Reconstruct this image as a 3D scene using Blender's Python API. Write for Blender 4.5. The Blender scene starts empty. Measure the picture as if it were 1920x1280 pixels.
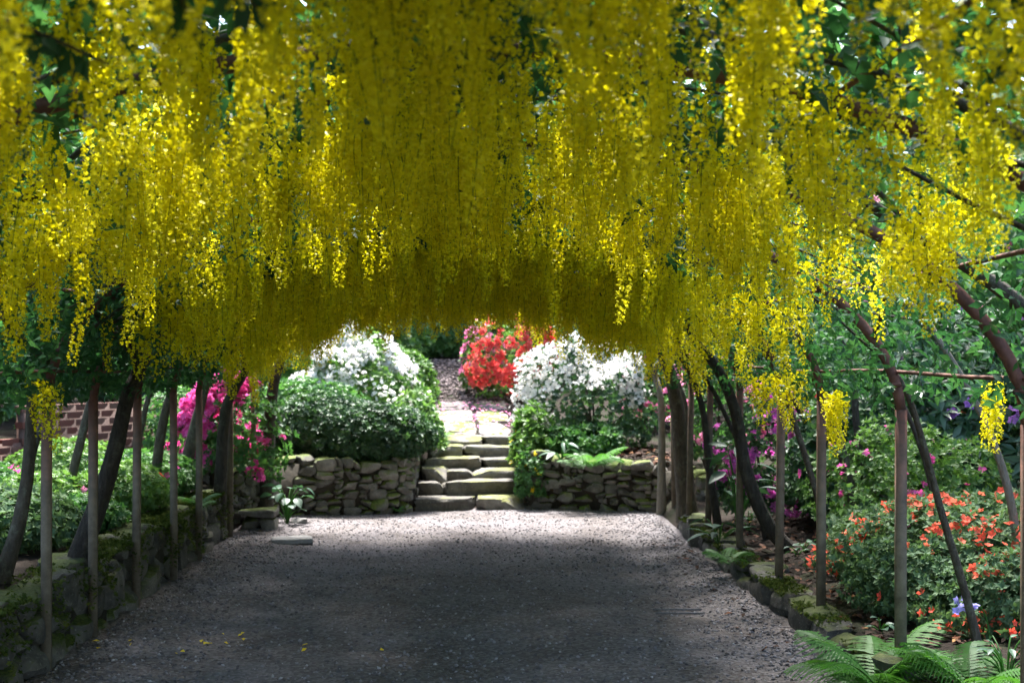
import bpy, math, random
import numpy as np
from mathutils import Vector, Matrix
random.seed(7); rng = np.random.default_rng(7)
SC = bpy.context.scene
COL = SC.collection

# ------------------------------------------------------------------ camera
CAMH = 1.55; FPX = 2400.0; VPX, VPY = 884.0, 673.0     # photo pixels (1920 wide)
cam = bpy.data.cameras.new('camera'); camo = bpy.data.objects.new('camera', cam); COL.objects.link(camo)
camo.location = (0, 0, CAMH); camo.rotation_euler = (math.radians(90), 0, 0)
cam.sensor_width = 36; cam.lens = FPX / 1920 * 36
cam.shift_x = (960 - VPX) / 1920; cam.shift_y = (VPY - 640) / 1920
cam.clip_start = 0.05; cam.clip_end = 1000
cam.dof.use_dof = True; cam.dof.focus_distance = 5.6; cam.dof.aperture_fstop = 4.5
SC.camera = camo
# ------------------------------------------------------------------ sky, sun, exposure
SUN_EL, SUN_AZ = 65.0, 3.0        # azimuth clockwise from +Y (down the tunnel)
w = bpy.data.worlds.new('World'); SC.world = w; w.use_nodes = True
nt = w.node_tree; bg = nt.nodes['Background']
sky = nt.nodes.new('ShaderNodeTexSky'); sky.sky_type = 'NISHITA'; sky.sun_disc = False
sky.sun_elevation = math.radians(SUN_EL); sky.sun_rotation = math.radians(SUN_AZ)
sky.dust_density = 2.5
nt.links.new(sky.outputs[0], bg.inputs[0]); bg.inputs[1].default_value = 0.15
sl = bpy.data.lights.new('sun', 'SUN'); sl.energy = 4.3; sl.angle = math.radians(9.0); sl.color = (1, .975, .94)
so = bpy.data.objects.new('sun', sl); COL.objects.link(so)
_d = Vector((math.sin(math.radians(SUN_AZ)) * math.cos(math.radians(SUN_EL)), math.cos(math.radians(SUN_AZ)) * math.cos(math.radians(SUN_EL)), math.sin(math.radians(SUN_EL))))
so.rotation_euler = _d.to_track_quat('Z', 'Y').to_euler()
vs = SC.view_settings; vs.view_transform = 'Standard'; vs.look = 'None'; vs.gamma = 1; vs.exposure = 2.45
vs.use_curve_mapping = False
SC.cycles.max_bounces = 7; SC.cycles.diffuse_bounces = 4; SC.cycles.glossy_bounces = 1; SC.cycles.transmission_bounces = 4
SC.cycles.caustics_reflective = False; SC.cycles.caustics_refractive = False
SC.cycles.use_denoising = True

# ------------------------------------------------------------------ helpers
def P(x, y, d):
    """photo pixel + distance down the tunnel -> world point"""
    return np.array(((x - VPX) * d / FPX, d, CAMH + (VPY - y) * d / FPX))

def mesh_np(name, V, F, rnd=None, smooth=False):
    V = np.asarray(V, np.float32); F = np.asarray(F, np.int32)
    me = bpy.data.meshes.new(name); k = F.shape[1]; m = len(F)
    me.vertices.add(len(V)); me.vertices.foreach_set('co', V.ravel())
    me.loops.add(m * k); me.loops.foreach_set('vertex_index', F.ravel())
    me.polygons.add(m); me.polygons.foreach_set('loop_start', np.arange(0, m * k, k, dtype=np.int32))
    if rnd is not None:
        a = me.attributes.new('rnd', 'FLOAT', 'FACE'); a.data.foreach_set('value', np.asarray(rnd, np.float32))
    me.update(calc_edges=True)
    if smooth: me.polygons.foreach_set('use_smooth', np.ones(m, bool))
    return me

def inst(name, T, M, O, rnd=None):
    """many copies of template T=(V,F) with matrices M (n,3,3) and offsets O (n,3) as one mesh"""
    tV, tF = T; n = len(O)
    V = np.einsum('nij,kj->nki', M, tV) + O[:, None, :]
    F = tF[None] + (np.arange(n) * len(tV))[:, None, None]
    if rnd is None: rnd = rng.random(n)
    return mesh_np(name, V.reshape(-1, 3), F.reshape(-1, tF.shape[1]), np.repeat(rnd, len(tF)))

def obj(name, me, mat=None, parent=None, loc=None, kind=None):
    o = bpy.data.objects.new(name, me); COL.objects.link(o)
    if mat is not None and me is not None and not me.materials: me.materials.append(mat)
    if parent is not None:
        o.parent = parent
        if loc is not None: o.location = loc
    elif loc is not None: o.location = loc
    if kind: o['kind'] = kind
    return o

def tag(o, label, cat, group=None):
    o['label'] = label; o['category'] = cat
    if group: o['group'] = group
    return o

def thing(name, label, cat, loc=(0, 0, 0), rz=0, group=None):
    o = bpy.data.objects.new(name, None); COL.objects.link(o); o.location = loc; o.rotation_euler = (0, 0, rz)
    o.empty_display_size = .1
    return tag(o, label, cat, group)

def local(V, root):                      # world -> thing's own space (unrotated roots)
    return np.asarray(V) - np.array(root.location)

def cat_mesh(parts):
    Vs, Fs, n = [], [], 0
    for V, F in parts:
        Vs.append(V); Fs.append(np.asarray(F) + n); n += len(V)
    return np.concatenate(Vs), np.concatenate(Fs)

def smooth_path(pts, n):
    pts = np.asarray(pts, float)
    if len(pts) < 3:
        t = np.linspace(0, 1, n)[:, None]; return pts[0] * (1 - t) + pts[-1] * t
    p = np.vstack([2 * pts[0] - pts[1], pts, 2 * pts[-1] - pts[-2]]); out = []
    s = np.linspace(0, len(pts) - 1 - 1e-6, n)
    for u in s:
        i = int(u); t = u - i; a, b, c, d = p[i:i + 4]
        out.append(.5 * ((2 * b) + (c - a) * t + (2 * a - 5 * b + 4 * c - d) * t * t + (3 * b - a - 3 * c + d) * t ** 3))
    return np.array(out)

def tube(pts, rad, seg=7, jit=0.0, cap=True):
    pts = np.asarray(pts, float); n = len(pts); rad = np.broadcast_to(rad, (n,))
    tg = np.gradient(pts, axis=0); tg /= np.linalg.norm(tg, axis=1)[:, None] + 1e-9
    ref = np.array([0, 1, 0]) if abs(tg[0][1]) < .8 else np.array([1, 0, 0])
    V = []; ph = np.arange(seg) * 2 * math.pi / seg
    for i in range(n):
        a = np.cross(tg[i], ref); a /= np.linalg.norm(a) + 1e-9; b = np.cross(tg[i], a)
        r = rad[i] * (1 + jit * (rng.random(seg) - .5))
        V.append(pts[i] + np.outer(np.cos(ph) * r, a) + np.outer(np.sin(ph) * r, b))
    V = np.concatenate(V); F = []
    for i in range(n - 1):
        for j in range(seg):
            j2 = (j + 1) % seg
            F.append((i * seg + j, i * seg + j2, (i + 1) * seg + j2, (i + 1) * seg + j))
    return V, np.array(F)

def unit(v): return v / (np.linalg.norm(v, axis=-1, keepdims=True) + 1e-9)

def frames(Zdir, spin=None, X=None):
    """rotation matrices (n,3,3) whose local z is Zdir, spun at random"""
    Z = unit(Zdir); n = len(Z)
    r = unit(rng.normal(size=(n, 3))) if X is None else X
    A = unit(np.cross(r, Z)); B = np.cross(Z, A)
    return np.stack([A, B, Z], axis=2)

# ------------------------------------------------------------------ materials
def nodes(name):
    m = bpy.data.materials.new(name); m.use_nodes = True
    return m, m.node_tree, m.node_tree.nodes, m.node_tree.links

def ramp(N, stops, interp='LINEAR'):
    r = N.new('ShaderNodeValToRGB'); e = r.color_ramp.elements; r.color_ramp.interpolation = interp
    while len(e) < len(stops): e.new(.5)
    for q, (p, c) in zip(e, stops): q.position = p; q.color = (*c, 1)
    return r

def leafmat(name, stops, trans=.35, tint=(1.15, 1.25, .7), rough=.5, spec=.35, objrnd=False):
    m, t, N, L = nodes(name)
    if objrnd: a = N.new('ShaderNodeObjectInfo'); src = a.outputs['Random']
    else: a = N.new('ShaderNodeAttribute'); a.attribute_name = 'rnd'; src = a.outputs['Fac']
    r = ramp(N, stops); L.new(src, r.inputs[0])
    b = N['Principled BSDF']; b.inputs['Roughness'].default_value = rough; b.inputs['Specular IOR Level'].default_value = spec
    L.new(r.outputs[0], b.inputs['Base Color'])
    tr = N.new('ShaderNodeBsdfTranslucent'); mx = N.new('ShaderNodeMix'); mx.data_type = 'RGBA'; mx.blend_type = 'MULTIPLY'
    mx.inputs[0].default_value = 1; L.new(r.outputs[0], mx.inputs[6]); mx.inputs[7].default_value = (*tint, 1)
    L.new(mx.outputs[2], tr.inputs[0])
    ms = N.new('ShaderNodeMixShader'); ms.inputs[0].default_value = trans
    L.new(b.outputs[0], ms.inputs[1]); L.new(tr.outputs[0], ms.inputs[2]); L.new(ms.outputs[0], N['Material Output'].inputs[0])
    return m

M = {}
M['raceme'] = leafmat('laburnum_flower', [(0, (.55, .49, .003)), (.3, (.80, .73, .006)), (.65, (.90, .84, .012)), (1, (.95, .93, .05))], .40, (1.05, 1.0, .8), .55, .25)
_t = M['raceme'].node_tree; _r = [n for n in _t.nodes if n.type == 'VALTORGB'][0]; _a = [n for n in _t.nodes if n.type == 'ATTRIBUTE'][0]
_oi = _t.nodes.new('ShaderNodeObjectInfo'); _m = _t.nodes.new('ShaderNodeMath'); _m.operation = 'MULTIPLY_ADD'; _m.inputs[1].default_value = .5
_t.links.new(_oi.outputs['Random'], _m.inputs[0]); _t.links.new(_a.outputs['Fac'], _m.inputs[2]); _t.links.new(_m.outputs[0], _r.inputs[0])
M['stalk'] = leafmat('flower_stalk', [(0, (.10, .20, .02)), (1, (.14, .26, .03))], .2)
M['lab_leaf'] = leafmat('laburnum_leaf', [(0, (.022, .07, .034)), (.5, (.038, .11, .045)), (1, (.07, .16, .065))], .36, (1.1, 1.35, .7), .55, .25)
M['aza_dark'] = leafmat('dark_evergreen_leaf', [(0, (.022, .055, .028)), (.5, (.04, .095, .042)), (1, (.075, .15, .055))], .25)
M['aza_mid'] = leafmat('mid_green_leaf', [(0, (.035, .10, .035)), (.5, (.065, .17, .05)), (1, (.12, .25, .07))], .32)
M['aza_lime'] = leafmat('yellow_green_leaf', [(0, (.055, .13, .03)), (.5, (.10, .20, .05)), (1, (.17, .28, .09))], .35)
M['aza_grey'] = leafmat('grey_green_leaf', [(0, (.045, .09, .045)), (.5, (.08, .145, .07)), (1, (.13, .205, .10))], .3, rough=.65, spec=.18)
M['rhodo'] = leafmat('rhododendron_leaf', [(0, (.025, .07, .03)), (.6, (.06, .13, .06)), (1, (.13, .2, .12))], .2, rough=.35, spec=.5)
M['fern'] = leafmat('fern_green', [(0, (.035, .12, .02)), (1, (.085, .22, .04))], .4, rough=.55, objrnd=True)
M['glossy'] = leafmat('glossy_blue_green_leaf', [(0, (.02, .06, .034)), (1, (.045, .11, .06))], .2, rough=.5, spec=.35, objrnd=True)
def petal(n, a, b): M[n] = leafmat(n + '_petal', [(0, a), (1, b)], .4, (1.05, 1.0, 1.0), .6, .15, objrnd=False); M[n + '_o'] = leafmat(n + '_petal_o', [(0, a), (1, b)], .4, (1.05, 1.0, 1.0), .6, .15, objrnd=True)
petal('magenta', (.72, .06, .33), (.88, .18, .52)); petal('white', (.78, .78, .76), (.86, .86, .84)); petal('red', (.78, .07, .07), (.9, .24, .20))
petal('coral', (.78, .10, .06), (.88, .22, .13)); petal('pink', (.80, .22, .45), (.9, .42, .62)); petal('purple', (.36, .12, .55), (.55, .28, .72))
petal('yellow', (.85, .6, .02), (.9, .7, .05)); petal('blue', (.25, .25, .75), (.45, .45, .85)); petal('violet_pink', (.62, .08, .48), (.78, .22, .65))

def texco(N, L, scale=None, which='Object'):
    tc = N.new('ShaderNodeTexCoord'); mp = N.new('ShaderNodeMapping')
    L.new(tc.outputs[which], mp.inputs[0])
    if scale: mp.inputs['Scale'].default_value = scale
    return mp.outputs[0]
def worldpos(N, L):
    g = N.new('ShaderNodeNewGeometry'); return g
def noise(N, L, vec, scale, detail=6, rough=.6):
    n = N.new('ShaderNodeTexNoise'); n.inputs['Scale'].default_value = scale; n.inputs['Detail'].default_value = detail; n.inputs['Roughness'].default_value = rough
    if vec is not None: L.new(vec, n.inputs['Vector'])
    return n
def bump(N, L, h, strength, dist, b, prev=None):
    bp = N.new('ShaderNodeBump'); bp.inputs['Strength'].default_value = strength; bp.inputs['Distance'].default_value = dist
    L.new(h, bp.inputs['Height'])
    if prev: L.new(prev.outputs[0], bp.inputs['Normal'])
    L.new(bp.outputs[0], b.inputs['Normal']); return bp
def mixc(N, L, fac, a, b):
    mx = N.new('ShaderNodeMix'); mx.data_type = 'RGBA'; L.new(fac, mx.inputs[0])
    for v, i in ((a, 6), (b, 7)):
        if isinstance(v, tuple): mx.inputs[i].default_value = (*v, 1)
        else: L.new(v, mx.inputs[i])
    return mx.outputs[2]
def math_(N, L, op, a, b=None):
    n = N.new('ShaderNodeMath'); n.operation = op
    for v, i in ((a, 0), (b, 1)):
        if v is None: continue
        if isinstance(v, (int, float)): n.inputs[i].default_value = v
        else: L.new(v, n.inputs[i])
    return n.outputs[0]

def stonemat(name, c0, c1, moss=.5, mosscol=((.05, .075, .015), (.14, .17, .035))):
    m, t, N, L = nodes(name); b = N['Principled BSDF']; b.inputs['Roughness'].default_value = .85; b.inputs['Specular IOR Level'].default_value = .25
    g = N.new('ShaderNodeNewGeometry'); oi = N.new('ShaderNodeObjectInfo')
    n1 = noise(N, L, g.outputs['Position'], 9, 8, .65); n2 = noise(N, L, g.outputs['Position'], 60, 5, .6); n3 = noise(N, L, g.outputs['Position'], 4.5, 4, .6)
    r = ramp(N, [(.3, c0), (.7, c1)]); L.new(n1.outputs[0], r.inputs[0])
    # per-stone tone
    hs = N.new('ShaderNodeHueSaturation'); L.new(r.outputs[0], hs.inputs['Color'])
    L.new(math_(N, L, 'MULTIPLY_ADD', oi.outputs['Random'], .7), hs.inputs['Value']); hs.inputs['Value'].links[0].from_node.inputs[2].default_value = .62
    # pale lichen specks
    lr = ramp(N, [(.60, (0, 0, 0)), (.68, (1, 1, 1))]); L.new(n2.outputs[0], lr.inputs[0])
    lf = math_(N, L, 'MULTIPLY', lr.outputs[0], .35)
    c = mixc(N, L, lf, hs.outputs[0], (.42, .42, .36))
    # moss on tops
    sep = N.new('ShaderNodeSeparateXYZ'); L.new(g.outputs['Normal'], sep.inputs[0])
    up = math_(N, L, 'MULTIPLY', sep.outputs[2], .35)
    f = math_(N, L, 'ADD', up, n3.outputs[0]); f = math_(N, L, 'ADD', f, math_(N, L, 'MULTIPLY', oi.outputs['Random'], .18))
    mr = ramp(N, [(.86 - moss * .3, (0, 0, 0)), (1.0 - moss * .3, (1, 1, 1))]); L.new(f, mr.inputs[0])
    mr2 = ramp(N, [(.35, mosscol[0]), (.7, mosscol[1])]); L.new(n2.outputs[0], mr2.inputs[0])
    c = mixc(N, L, mr.outputs[0], c, mr2.outputs[0]); L.new(c, b.inputs['Base Color'])
    b1 = bump(N, L, n1.outputs[0], .7, .03, b); bump(N, L, n2.outputs[0], .5, .006, b, b1)
    return m
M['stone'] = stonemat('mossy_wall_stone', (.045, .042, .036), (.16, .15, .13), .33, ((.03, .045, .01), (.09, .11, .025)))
M['stone_lit'] = stonemat('lit_grey_wall_stone', (.06, .056, .048), (.22, .205, .18), .42)  # paler copy of the wall stone, daylight at the tunnel mouth mixed into its colour
M['step'] = stonemat('worn_step_stone', (.08, .074, .064), (.21, .195, .168), -.2, ((.09, .10, .03), (.2, .2, .07)))
M['slab'] = stonemat('flat_slab_stone', (.16, .155, .15), (.28, .27, .26), -.5)
M['rock'] = stonemat('dark_edging_rock', (.028, .026, .024), (.10, .094, .085), .12, ((.025, .035, .01), (.07, .085, .02)))

def barkmat(name, c0, c1, lich=.4):
    m, t, N, L = nodes(name); b = N['Principled BSDF']; b.inputs['Roughness'].default_value = .8; b.inputs['Specular IOR Level'].default_value = .3
    g = N.new('ShaderNodeNewGeometry'); mp = N.new('ShaderNodeMapping'); mp.inputs['Scale'].default_value = (1, 1, .35); L.new(g.outputs['Position'], mp.inputs[0])
    n1 = noise(N, L, mp.outputs[0], 40, 7, .7); n2 = noise(N, L, g.outputs['Position'], 16, 5, .7); n3 = noise(N, L, g.outputs['Position'], 90, 3)
    r = ramp(N, [(.3, c0), (.72, c1)]); L.new(n1.outputs[0], r.inputs[0])
    lr = ramp(N, [(.54, (0, 0, 0)), (.66, (1, 1, 1))]); L.new(n2.outputs[0], lr.inputs[0])
    c = mixc(N, L, math_(N, L, 'MULTIPLY', lr.outputs[0], lich), r.outputs[0], (.22, .24, .17)); L.new(c, b.inputs['Base Color'])
    b1 = bump(N, L, n1.outputs[0], 1.0, .04, b); bump(N, L, n3.outputs[0], .6, .008, b, b1)
    return m
M['bark'] = barkmat('laburnum_bark', (.045, .038, .028), (.14, .115, .085), .45)
M['bark_dark'] = barkmat('dark_bark', (.025, .021, .017), (.085, .07, .055), .25)
M['bark_pale'] = barkmat('pale_smooth_bark', (.16, .14, .11), (.30, .27, .22), .4)
M['bark_orange'] = barkmat('orange_brown_bark', (.14, .06, .03), (.30, .14, .07), .2)
M['twig'] = barkmat('twig_bark', (.04, .035, .025), (.10, .085, .06), .2)

def ironmat():
    m, t, N, L = nodes('rusty_iron'); b = N['Principled BSDF']; b.inputs['Roughness'].default_value = .75; b.inputs['Specular IOR Level'].default_value = .35
    g = N.new('ShaderNodeNewGeometry'); n1 = noise(N, L, g.outputs['Position'], 14, 7, .7); n2 = noise(N, L, g.outputs['Position'], 80, 4)
    r = ramp(N, [(.3, (.06, .026, .02)), (.55, (.15, .065, .047)), (.75, (.24, .12, .085))]); L.new(n1.outputs[0], r.inputs[0])
    r2 = ramp(N, [(.3, (.085, .068, .048)), (.7, (.21, .175, .125))]); L.new(n1.outputs[0], r2.inputs[0])
    sp = N.new('ShaderNodeSeparateXYZ'); L.new(g.outputs['Position'], sp.inputs[0])
    f = math_(N, L, 'ADD', sp.outputs[2], math_(N, L, 'MULTIPLY', n1.outputs[0], .9))
    fr = ramp(N, [(.42, (1, 1, 1)), (.62, (0, 0, 0))]); L.new(math_(N, L, 'MULTIPLY', f, .35), fr.inputs[0])
    L.new(mixc(N, L, fr.outputs[0], r.outputs[0], r2.outputs[0]), b.inputs['Base Color']); bump(N, L, n2.outputs[0], .5, .003, b)
    return m
M['iron'] = ironmat()
def brickmat():
    m, t, N, L = nodes('old_red_brick'); b = N['Principled BSDF']; b.inputs['Roughness'].default_value = .9
    g = N.new('ShaderNodeNewGeometry'); oi = N.new('ShaderNodeObjectInfo'); n1 = noise(N, L, g.outputs['Position'], 12, 6, .65)
    r = ramp(N, [(0, (.07, .018, .012)), (.4, (.12, .036, .024)), (.75, (.10, .042, .03)), (1, (.15, .085, .062))])
    L.new(math_(N, L, 'ADD', math_(N, L, 'MULTIPLY', oi.outputs['Random'], .7), math_(N, L, 'MULTIPLY', n1.outputs[0], .4)), r.inputs[0])
    L.new(r.outputs[0], b.inputs['Base Color']); bump(N, L, n1.outputs[0], .5, .01, b); return m
M['brick'] = brickmat()
def plain(name, c0, c1, sc=20, rough=.9, bs=.6, bd=.01):
    m, t, N, L = nodes(name); b = N['Principled BSDF']; b.inputs['Roughness'].default_value = rough; b.inputs['Specular IOR Level'].default_value = .2
    g = N.new('ShaderNodeNewGeometry'); n1 = noise(N, L, g.outputs['Position'], sc, 8, .65); r = ramp(N, [(.3, c0), (.7, c1)]); L.new(n1.outputs[0], r.inputs[0])
    L.new(r.outputs[0], b.inputs['Base Color']); bump(N, L, n1.outputs[0], bs, bd, b); return m
M['core'] = plain('earth_joint', (.02, .017, .012), (.05, .042, .03), 25)
M['mortar'] = plain('old_mortar', (.075, .045, .036), (.12, .08, .066), 30)
def attrmat(name, stops, rough=.85):
    m, t, N, L = nodes(name); b = N['Principled BSDF']; b.inputs['Roughness'].default_value = rough; b.inputs['Specular IOR Level'].default_value = .25
    a = N.new('ShaderNodeAttribute'); a.attribute_name = 'rnd'; r = ramp(N, stops); L.new(a.outputs['Fac'], r.inputs[0]); L.new(r.outputs[0], b.inputs['Base Color']); return m
M['pebble'] = attrmat('pebble_grey', [(0, (.07, .064, .066)), (.5, (.14, .13, .137)), (.9, (.23, .217, .228)), (1, (.36, .35, .36))])
M['clod'] = attrmat('soil_clod', [(0, (.075, .055, .052)), (1, (.18, .14, .135))])
M['litter'] = attrmat('dead_leaf', [(0, (.025, .014, .009)), (.75, (.07, .032, .018)), (.95, (.16, .06, .025)), (1, (.26, .14, .05))])
def gravelmat():
    m, t, N, L = nodes('compacted_gravel'); b = N['Principled BSDF']; b.inputs['Roughness'].default_value = .9; b.inputs['Specular IOR Level'].default_value = .2
    g = N.new('ShaderNodeNewGeometry'); v = N.new('ShaderNodeTexVoronoi'); v.inputs['Scale'].default_value = 52; L.new(g.outputs['Position'], v.inputs['Vector'])
    n1 = noise(N, L, g.outputs['Position'], 1.3, 6, .6); n2 = noise(N, L, g.outputs['Position'], 140, 4)
    r = ramp(N, [(0, (.04, .036, .036)), (.5, (.125, .114, .117)), (1, (.27, .25, .26))]); L.new(v.outputs['Color'], r.inputs[0])
    r2 = ramp(N, [(.38, (.075, .058, .047)), (.62, (.15, .135, .14))]); L.new(n1.outputs[0], r2.inputs[0])
    f = N.new('ShaderNodeMix'); f.data_type = 'RGBA'; f.inputs[0].default_value = .5; L.new(r.outputs[0], f.inputs[6]); L.new(r2.outputs[0], f.inputs[7])
    L.new(f.outputs[2], b.inputs['Base Color'])
    b1 = bump(N, L, v.outputs['Distance'], 1.0, .014, b); b2 = bump(N, L, n2.outputs[0], .5, .004, b, b1); bump(N, L, n1.outputs[0], .6, .03, b, b2)
    return m
M['gravel'] = gravelmat()
def soilmat():
    m, t, N, L = nodes('garden_soil'); b = N['Principled BSDF']; b.inputs['Roughness'].default_value = .95; b.inputs['Specular IOR Level'].default_value = .15
    g = N.new('ShaderNodeNewGeometry'); n1 = noise(N, L, g.outputs['Position'], 2.2, 7, .6); n2 = noise(N, L, g.outputs['Position'], 45, 6, .7)
    r = ramp(N, [(.3, (.012, .009, .007)), (.7, (.038, .028, .021))]); L.new(n2.outputs[0], r.inputs[0])
    r2 = ramp(N, [(.52, (0, 0, 0)), (.66, (.7, .7, .7))]); L.new(n1.outputs[0], r2.inputs[0])
    L.new(mixc(N, L, r2.outputs[0], r.outputs[0], (.02, .03, .010)), b.inputs['Base Color']); bump(N, L, n2.outputs[0], .9, .03, b); return m
M['soil'] = soilmat()
M['dug'] = plain('dug_purple_brown_soil', (.10, .07, .062), (.22, .165, .15), 30, .95, .9, .03)
M['paving'] = stonemat('pale_paving', (.12, .105, .10), (.21, .185, .175), -.4)
M['grate'] = plain('cast_iron_grate', (.09, .09, .095), (.17, .165, .17), 40, .6)

# ------------------------------------------------------------------ ground
def sst(a, b, x): t = np.clip((x - a) / (b - a), 0, 1); return t * t * (3 - 2 * t)
def endY(X):      # line of the end walls (front faces)
    return np.where(X < -.6, np.interp(X, [-3.0, -2.2, -1.75, -.6], [11.4, 11.7, 12.42, 12.95]), np.interp(X, [-.6, .56, 1.95, 2.6], [13.05, 13.2, 12.72, 12.3]))
STEP_Y = [13.1, 13.42, 13.76, 14.10, 14.45, 14.80]
STEP_Z = [.125, .262, .368, .462, .556, .660]
def hgt(X, Y):
    X = np.asarray(X, float); Y = np.asarray(Y, float)
    left = (.40 + .05 * np.clip(-2.3 - X, 0, 3) + .16 * np.clip(-5.2 - X, 0, 8)) * sst(-2.20, -2.36, X)
    right = (.15 * sst(1.80, 1.98, X) + .14 * np.clip(X - 2.1, 0, 9))
    h = -.04 + left + right + .04 * sst(1.8, 2, np.abs(X))
    back = .50 + .07 * np.clip(Y - 13, 0, 60) + .05 * np.clip(np.abs(X) - 3, 0, 5)
    e = endY(X); f = sst(e + .12, e + .30, Y)
    h = np.where(f > 0, h * (1 - f) + np.maximum(back, h) * f, h)
    # the stair and the path above it
    k = 1 - sst(.52, .66, np.abs(X + .02))
    zs = np.interp(Y, [12.9, 13.1, 14.8, 15.2, 18.0, 20.5, 26, 60], [-.05, -.05, .46, .62, .91, 1.52, 1.75, 3.0])
    f2 = sst(12.9, 13.0, Y)
    h = h * (1 - k * f2) + zs * k * f2
    kk = (1 - sst(.6, 3.0, np.abs(X))) * sst(17.5, 19, Y)
    h = h * (1 - kk) + np.maximum(h, zs) * kk
    return h
def axis(a): return np.array(sorted(set(np.round(np.concatenate(a), 4))))
gx = axis([np.linspace(-300, -40, 14), np.linspace(-40, -10, 16), np.linspace(-10, -3, 24), np.arange(-3, 3, .07), np.linspace(3, 10, 30), np.linspace(10, 40, 16), np.linspace(40, 300, 14)])
gy = axis([np.linspace(-300, -30, 12), np.linspace(-30, 2, 26), np.arange(2, 11, .25), np.arange(11, 16, .07), np.arange(16, 22, .2), np.linspace(22, 40, 20), np.linspace(40, 400, 16)])
GX, GY = np.meshgrid(gx, gy, indexing='ij'); GZ = hgt(GX, GY) + .02 * (rng.random(GX.shape) - .5) * (np.abs(GX) > 1.9)
nx, ny = GX.shape; ii, jj = np.meshgrid(np.arange(nx - 1), np.arange(ny - 1), indexing='ij'); q = (ii * ny + jj).ravel()
ground = obj('ground', mesh_np('ground', np.stack([GX, GY, GZ], -1).reshape(-1, 3), np.stack([q, q + ny, q + ny + 1, q + 1], 1), smooth=True), M['soil'], kind='structure')

# gravel path sheet with slightly uneven surface
px = np.linspace(-2.12, 1.86, 60); py = np.concatenate([np.linspace(-8, 3, 20), np.linspace(3.2, 13.5, 120)])
PX, PY = np.meshgrid(px, py, indexing='ij')
PZ = .004 + .012 * np.sin(PX * 2.1 + PY * .7) * np.sin(PY * 1.3) + .006 * (rng.random(PX.shape) - .5) + .02 * sst(1.3, 1.8, np.abs(PX))
a_, b_ = PX.shape; ii, jj = np.meshgrid(np.arange(a_ - 1), np.arange(b_ - 1), indexing='ij'); q = (ii * b_ + jj).ravel()
obj('gravel_path', mesh_np('gravel_path', np.stack([PX, PY, PZ], -1).reshape(-1, 3), np.stack([q, q + b_, q + b_ + 1, q + 1], 1), smooth=True), M['gravel'], kind='structure')
def pathz(X, Y): return .004 + .012 * np.sin(X * 2.1 + Y * .7) * np.sin(Y * 1.3) + .02 * sst(1.3, 1.8, np.abs(X))

OCT = (np.array([(1, 0, 0), (-1, 0, 0), (0, 1, 0), (0, -1, 0), (0, 0, 1), (0, 0, -.6)], float) , np.array([(0, 2, 4), (2, 1, 4), (1, 3, 4), (3, 0, 4), (2, 0, 5), (1, 2, 5), (3, 1, 5), (0, 3, 5)]))
def scatter(name, n, xy, zf, size, mat, flat=.6, smin=.4):
    X, Y = xy(n); n = len(X); s = size * (smin + (1 - smin) * rng.random(n) ** 2)
    R = frames(rng.normal(size=(n, 3)) * .5 + np.array([0, 0, 1])); S = np.stack([s, s * (.6 + .4 * rng.random(n)), s * flat], 1)
    return obj(name, inst(name, OCT, R * S[:, None, :], np.stack([X, Y, zf(X, Y) + s * .15], 1)), mat, kind='stuff')
def path_xy(n):
    Y = 3.8 + (rng.random(n) ** 1.3) * 9.3; X = rng.uniform(-2.06, 1.8, n); e = rng.random(n) < .35
    X = np.where(e, np.where(rng.random(n) < .5, -2.06 + np.abs(rng.normal(0, .3, n)), 1.8 - np.abs(rng.normal(0, .25, n))), X); return np.clip(X, -2.06, 1.82), Y
o = scatter('gravel', 19000, path_xy, pathz, .017, M['pebble'])
tag(o, 'loose grey gravel strewn over the shaded path', 'gravel')
o = scatter('soil_clods', 2600, lambda n: (rng.uniform(-.75, .75, n), rng.uniform(17.6, 20.6, n)), hgt, .05, M['clod'])
tag(o, 'crumbly purple brown clods of the dug bank above the steps', 'soil')

# ------------------------------------------------------------------ stones
def stone_mesh(name, seed, nsub=3, pw=4.0, amp=.10, chop=7, lo=.72):
    r = np.random.default_rng(seed); g = np.linspace(-1, 1, nsub + 1); idx = {}; V = []; F = []
    def vid(p):
        k = tuple(np.round(p, 4))
        if k not in idx: idx[k] = len(V); V.append(p)
        return idx[k]
    for ax in range(3):
        for s in (-1, 1):
            for i in range(nsub):
                for j in range(nsub):
                    c = []
                    for (a, b) in ((i, j), (i + 1, j), (i + 1, j + 1), (i, j + 1)):
                        p = [0, 0, 0]; p[ax] = s; p[(ax + 1) % 3] = g[a]; p[(ax + 2) % 3] = g[b]; c.append(vid(np.array(p, float)))
                    F.append(c if s > 0 else c[::-1])
    V = np.array(V); L = (np.abs(V) ** pw).sum(1) ** (1 / pw); V = V / L[:, None]
    for _ in range(chop):   # chop with random planes so that the block has facets
        d = unit(r.normal(size=3)); h = lo + .25 * r.random(); k = V @ d; V = V - np.outer(np.clip(k - h, 0, None), d)
    V = V + r.normal(size=V.shape) * amp * .35
    V[:, 0] += (.11 if lo < .8 else .01) * r.normal() * V[:, 2]
    V = V / np.abs(V).max(0) * .5
    me = mesh_np(name, V, np.array(F), smooth=True); me.set_sharp_from_angle(angle=math.radians(28)); return me
STONES = [stone_mesh('stone_shape', 100 + i, 4, 5 + 2 * (i % 3), .085) for i in range(14)]
SLABS = [stone_mesh('slab_shape', 300 + i, 6, 12, .085, 4, .86) for i in range(8)]
def shape_for(mat, pool, i):
    key = (mat.name, pool[i].name)
    me = _shape.get(key)
    if me is None: me = pool[i].copy(); me.materials.clear(); me.materials.append(mat); _shape[key] = me
    return me
_shape = {}

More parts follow.
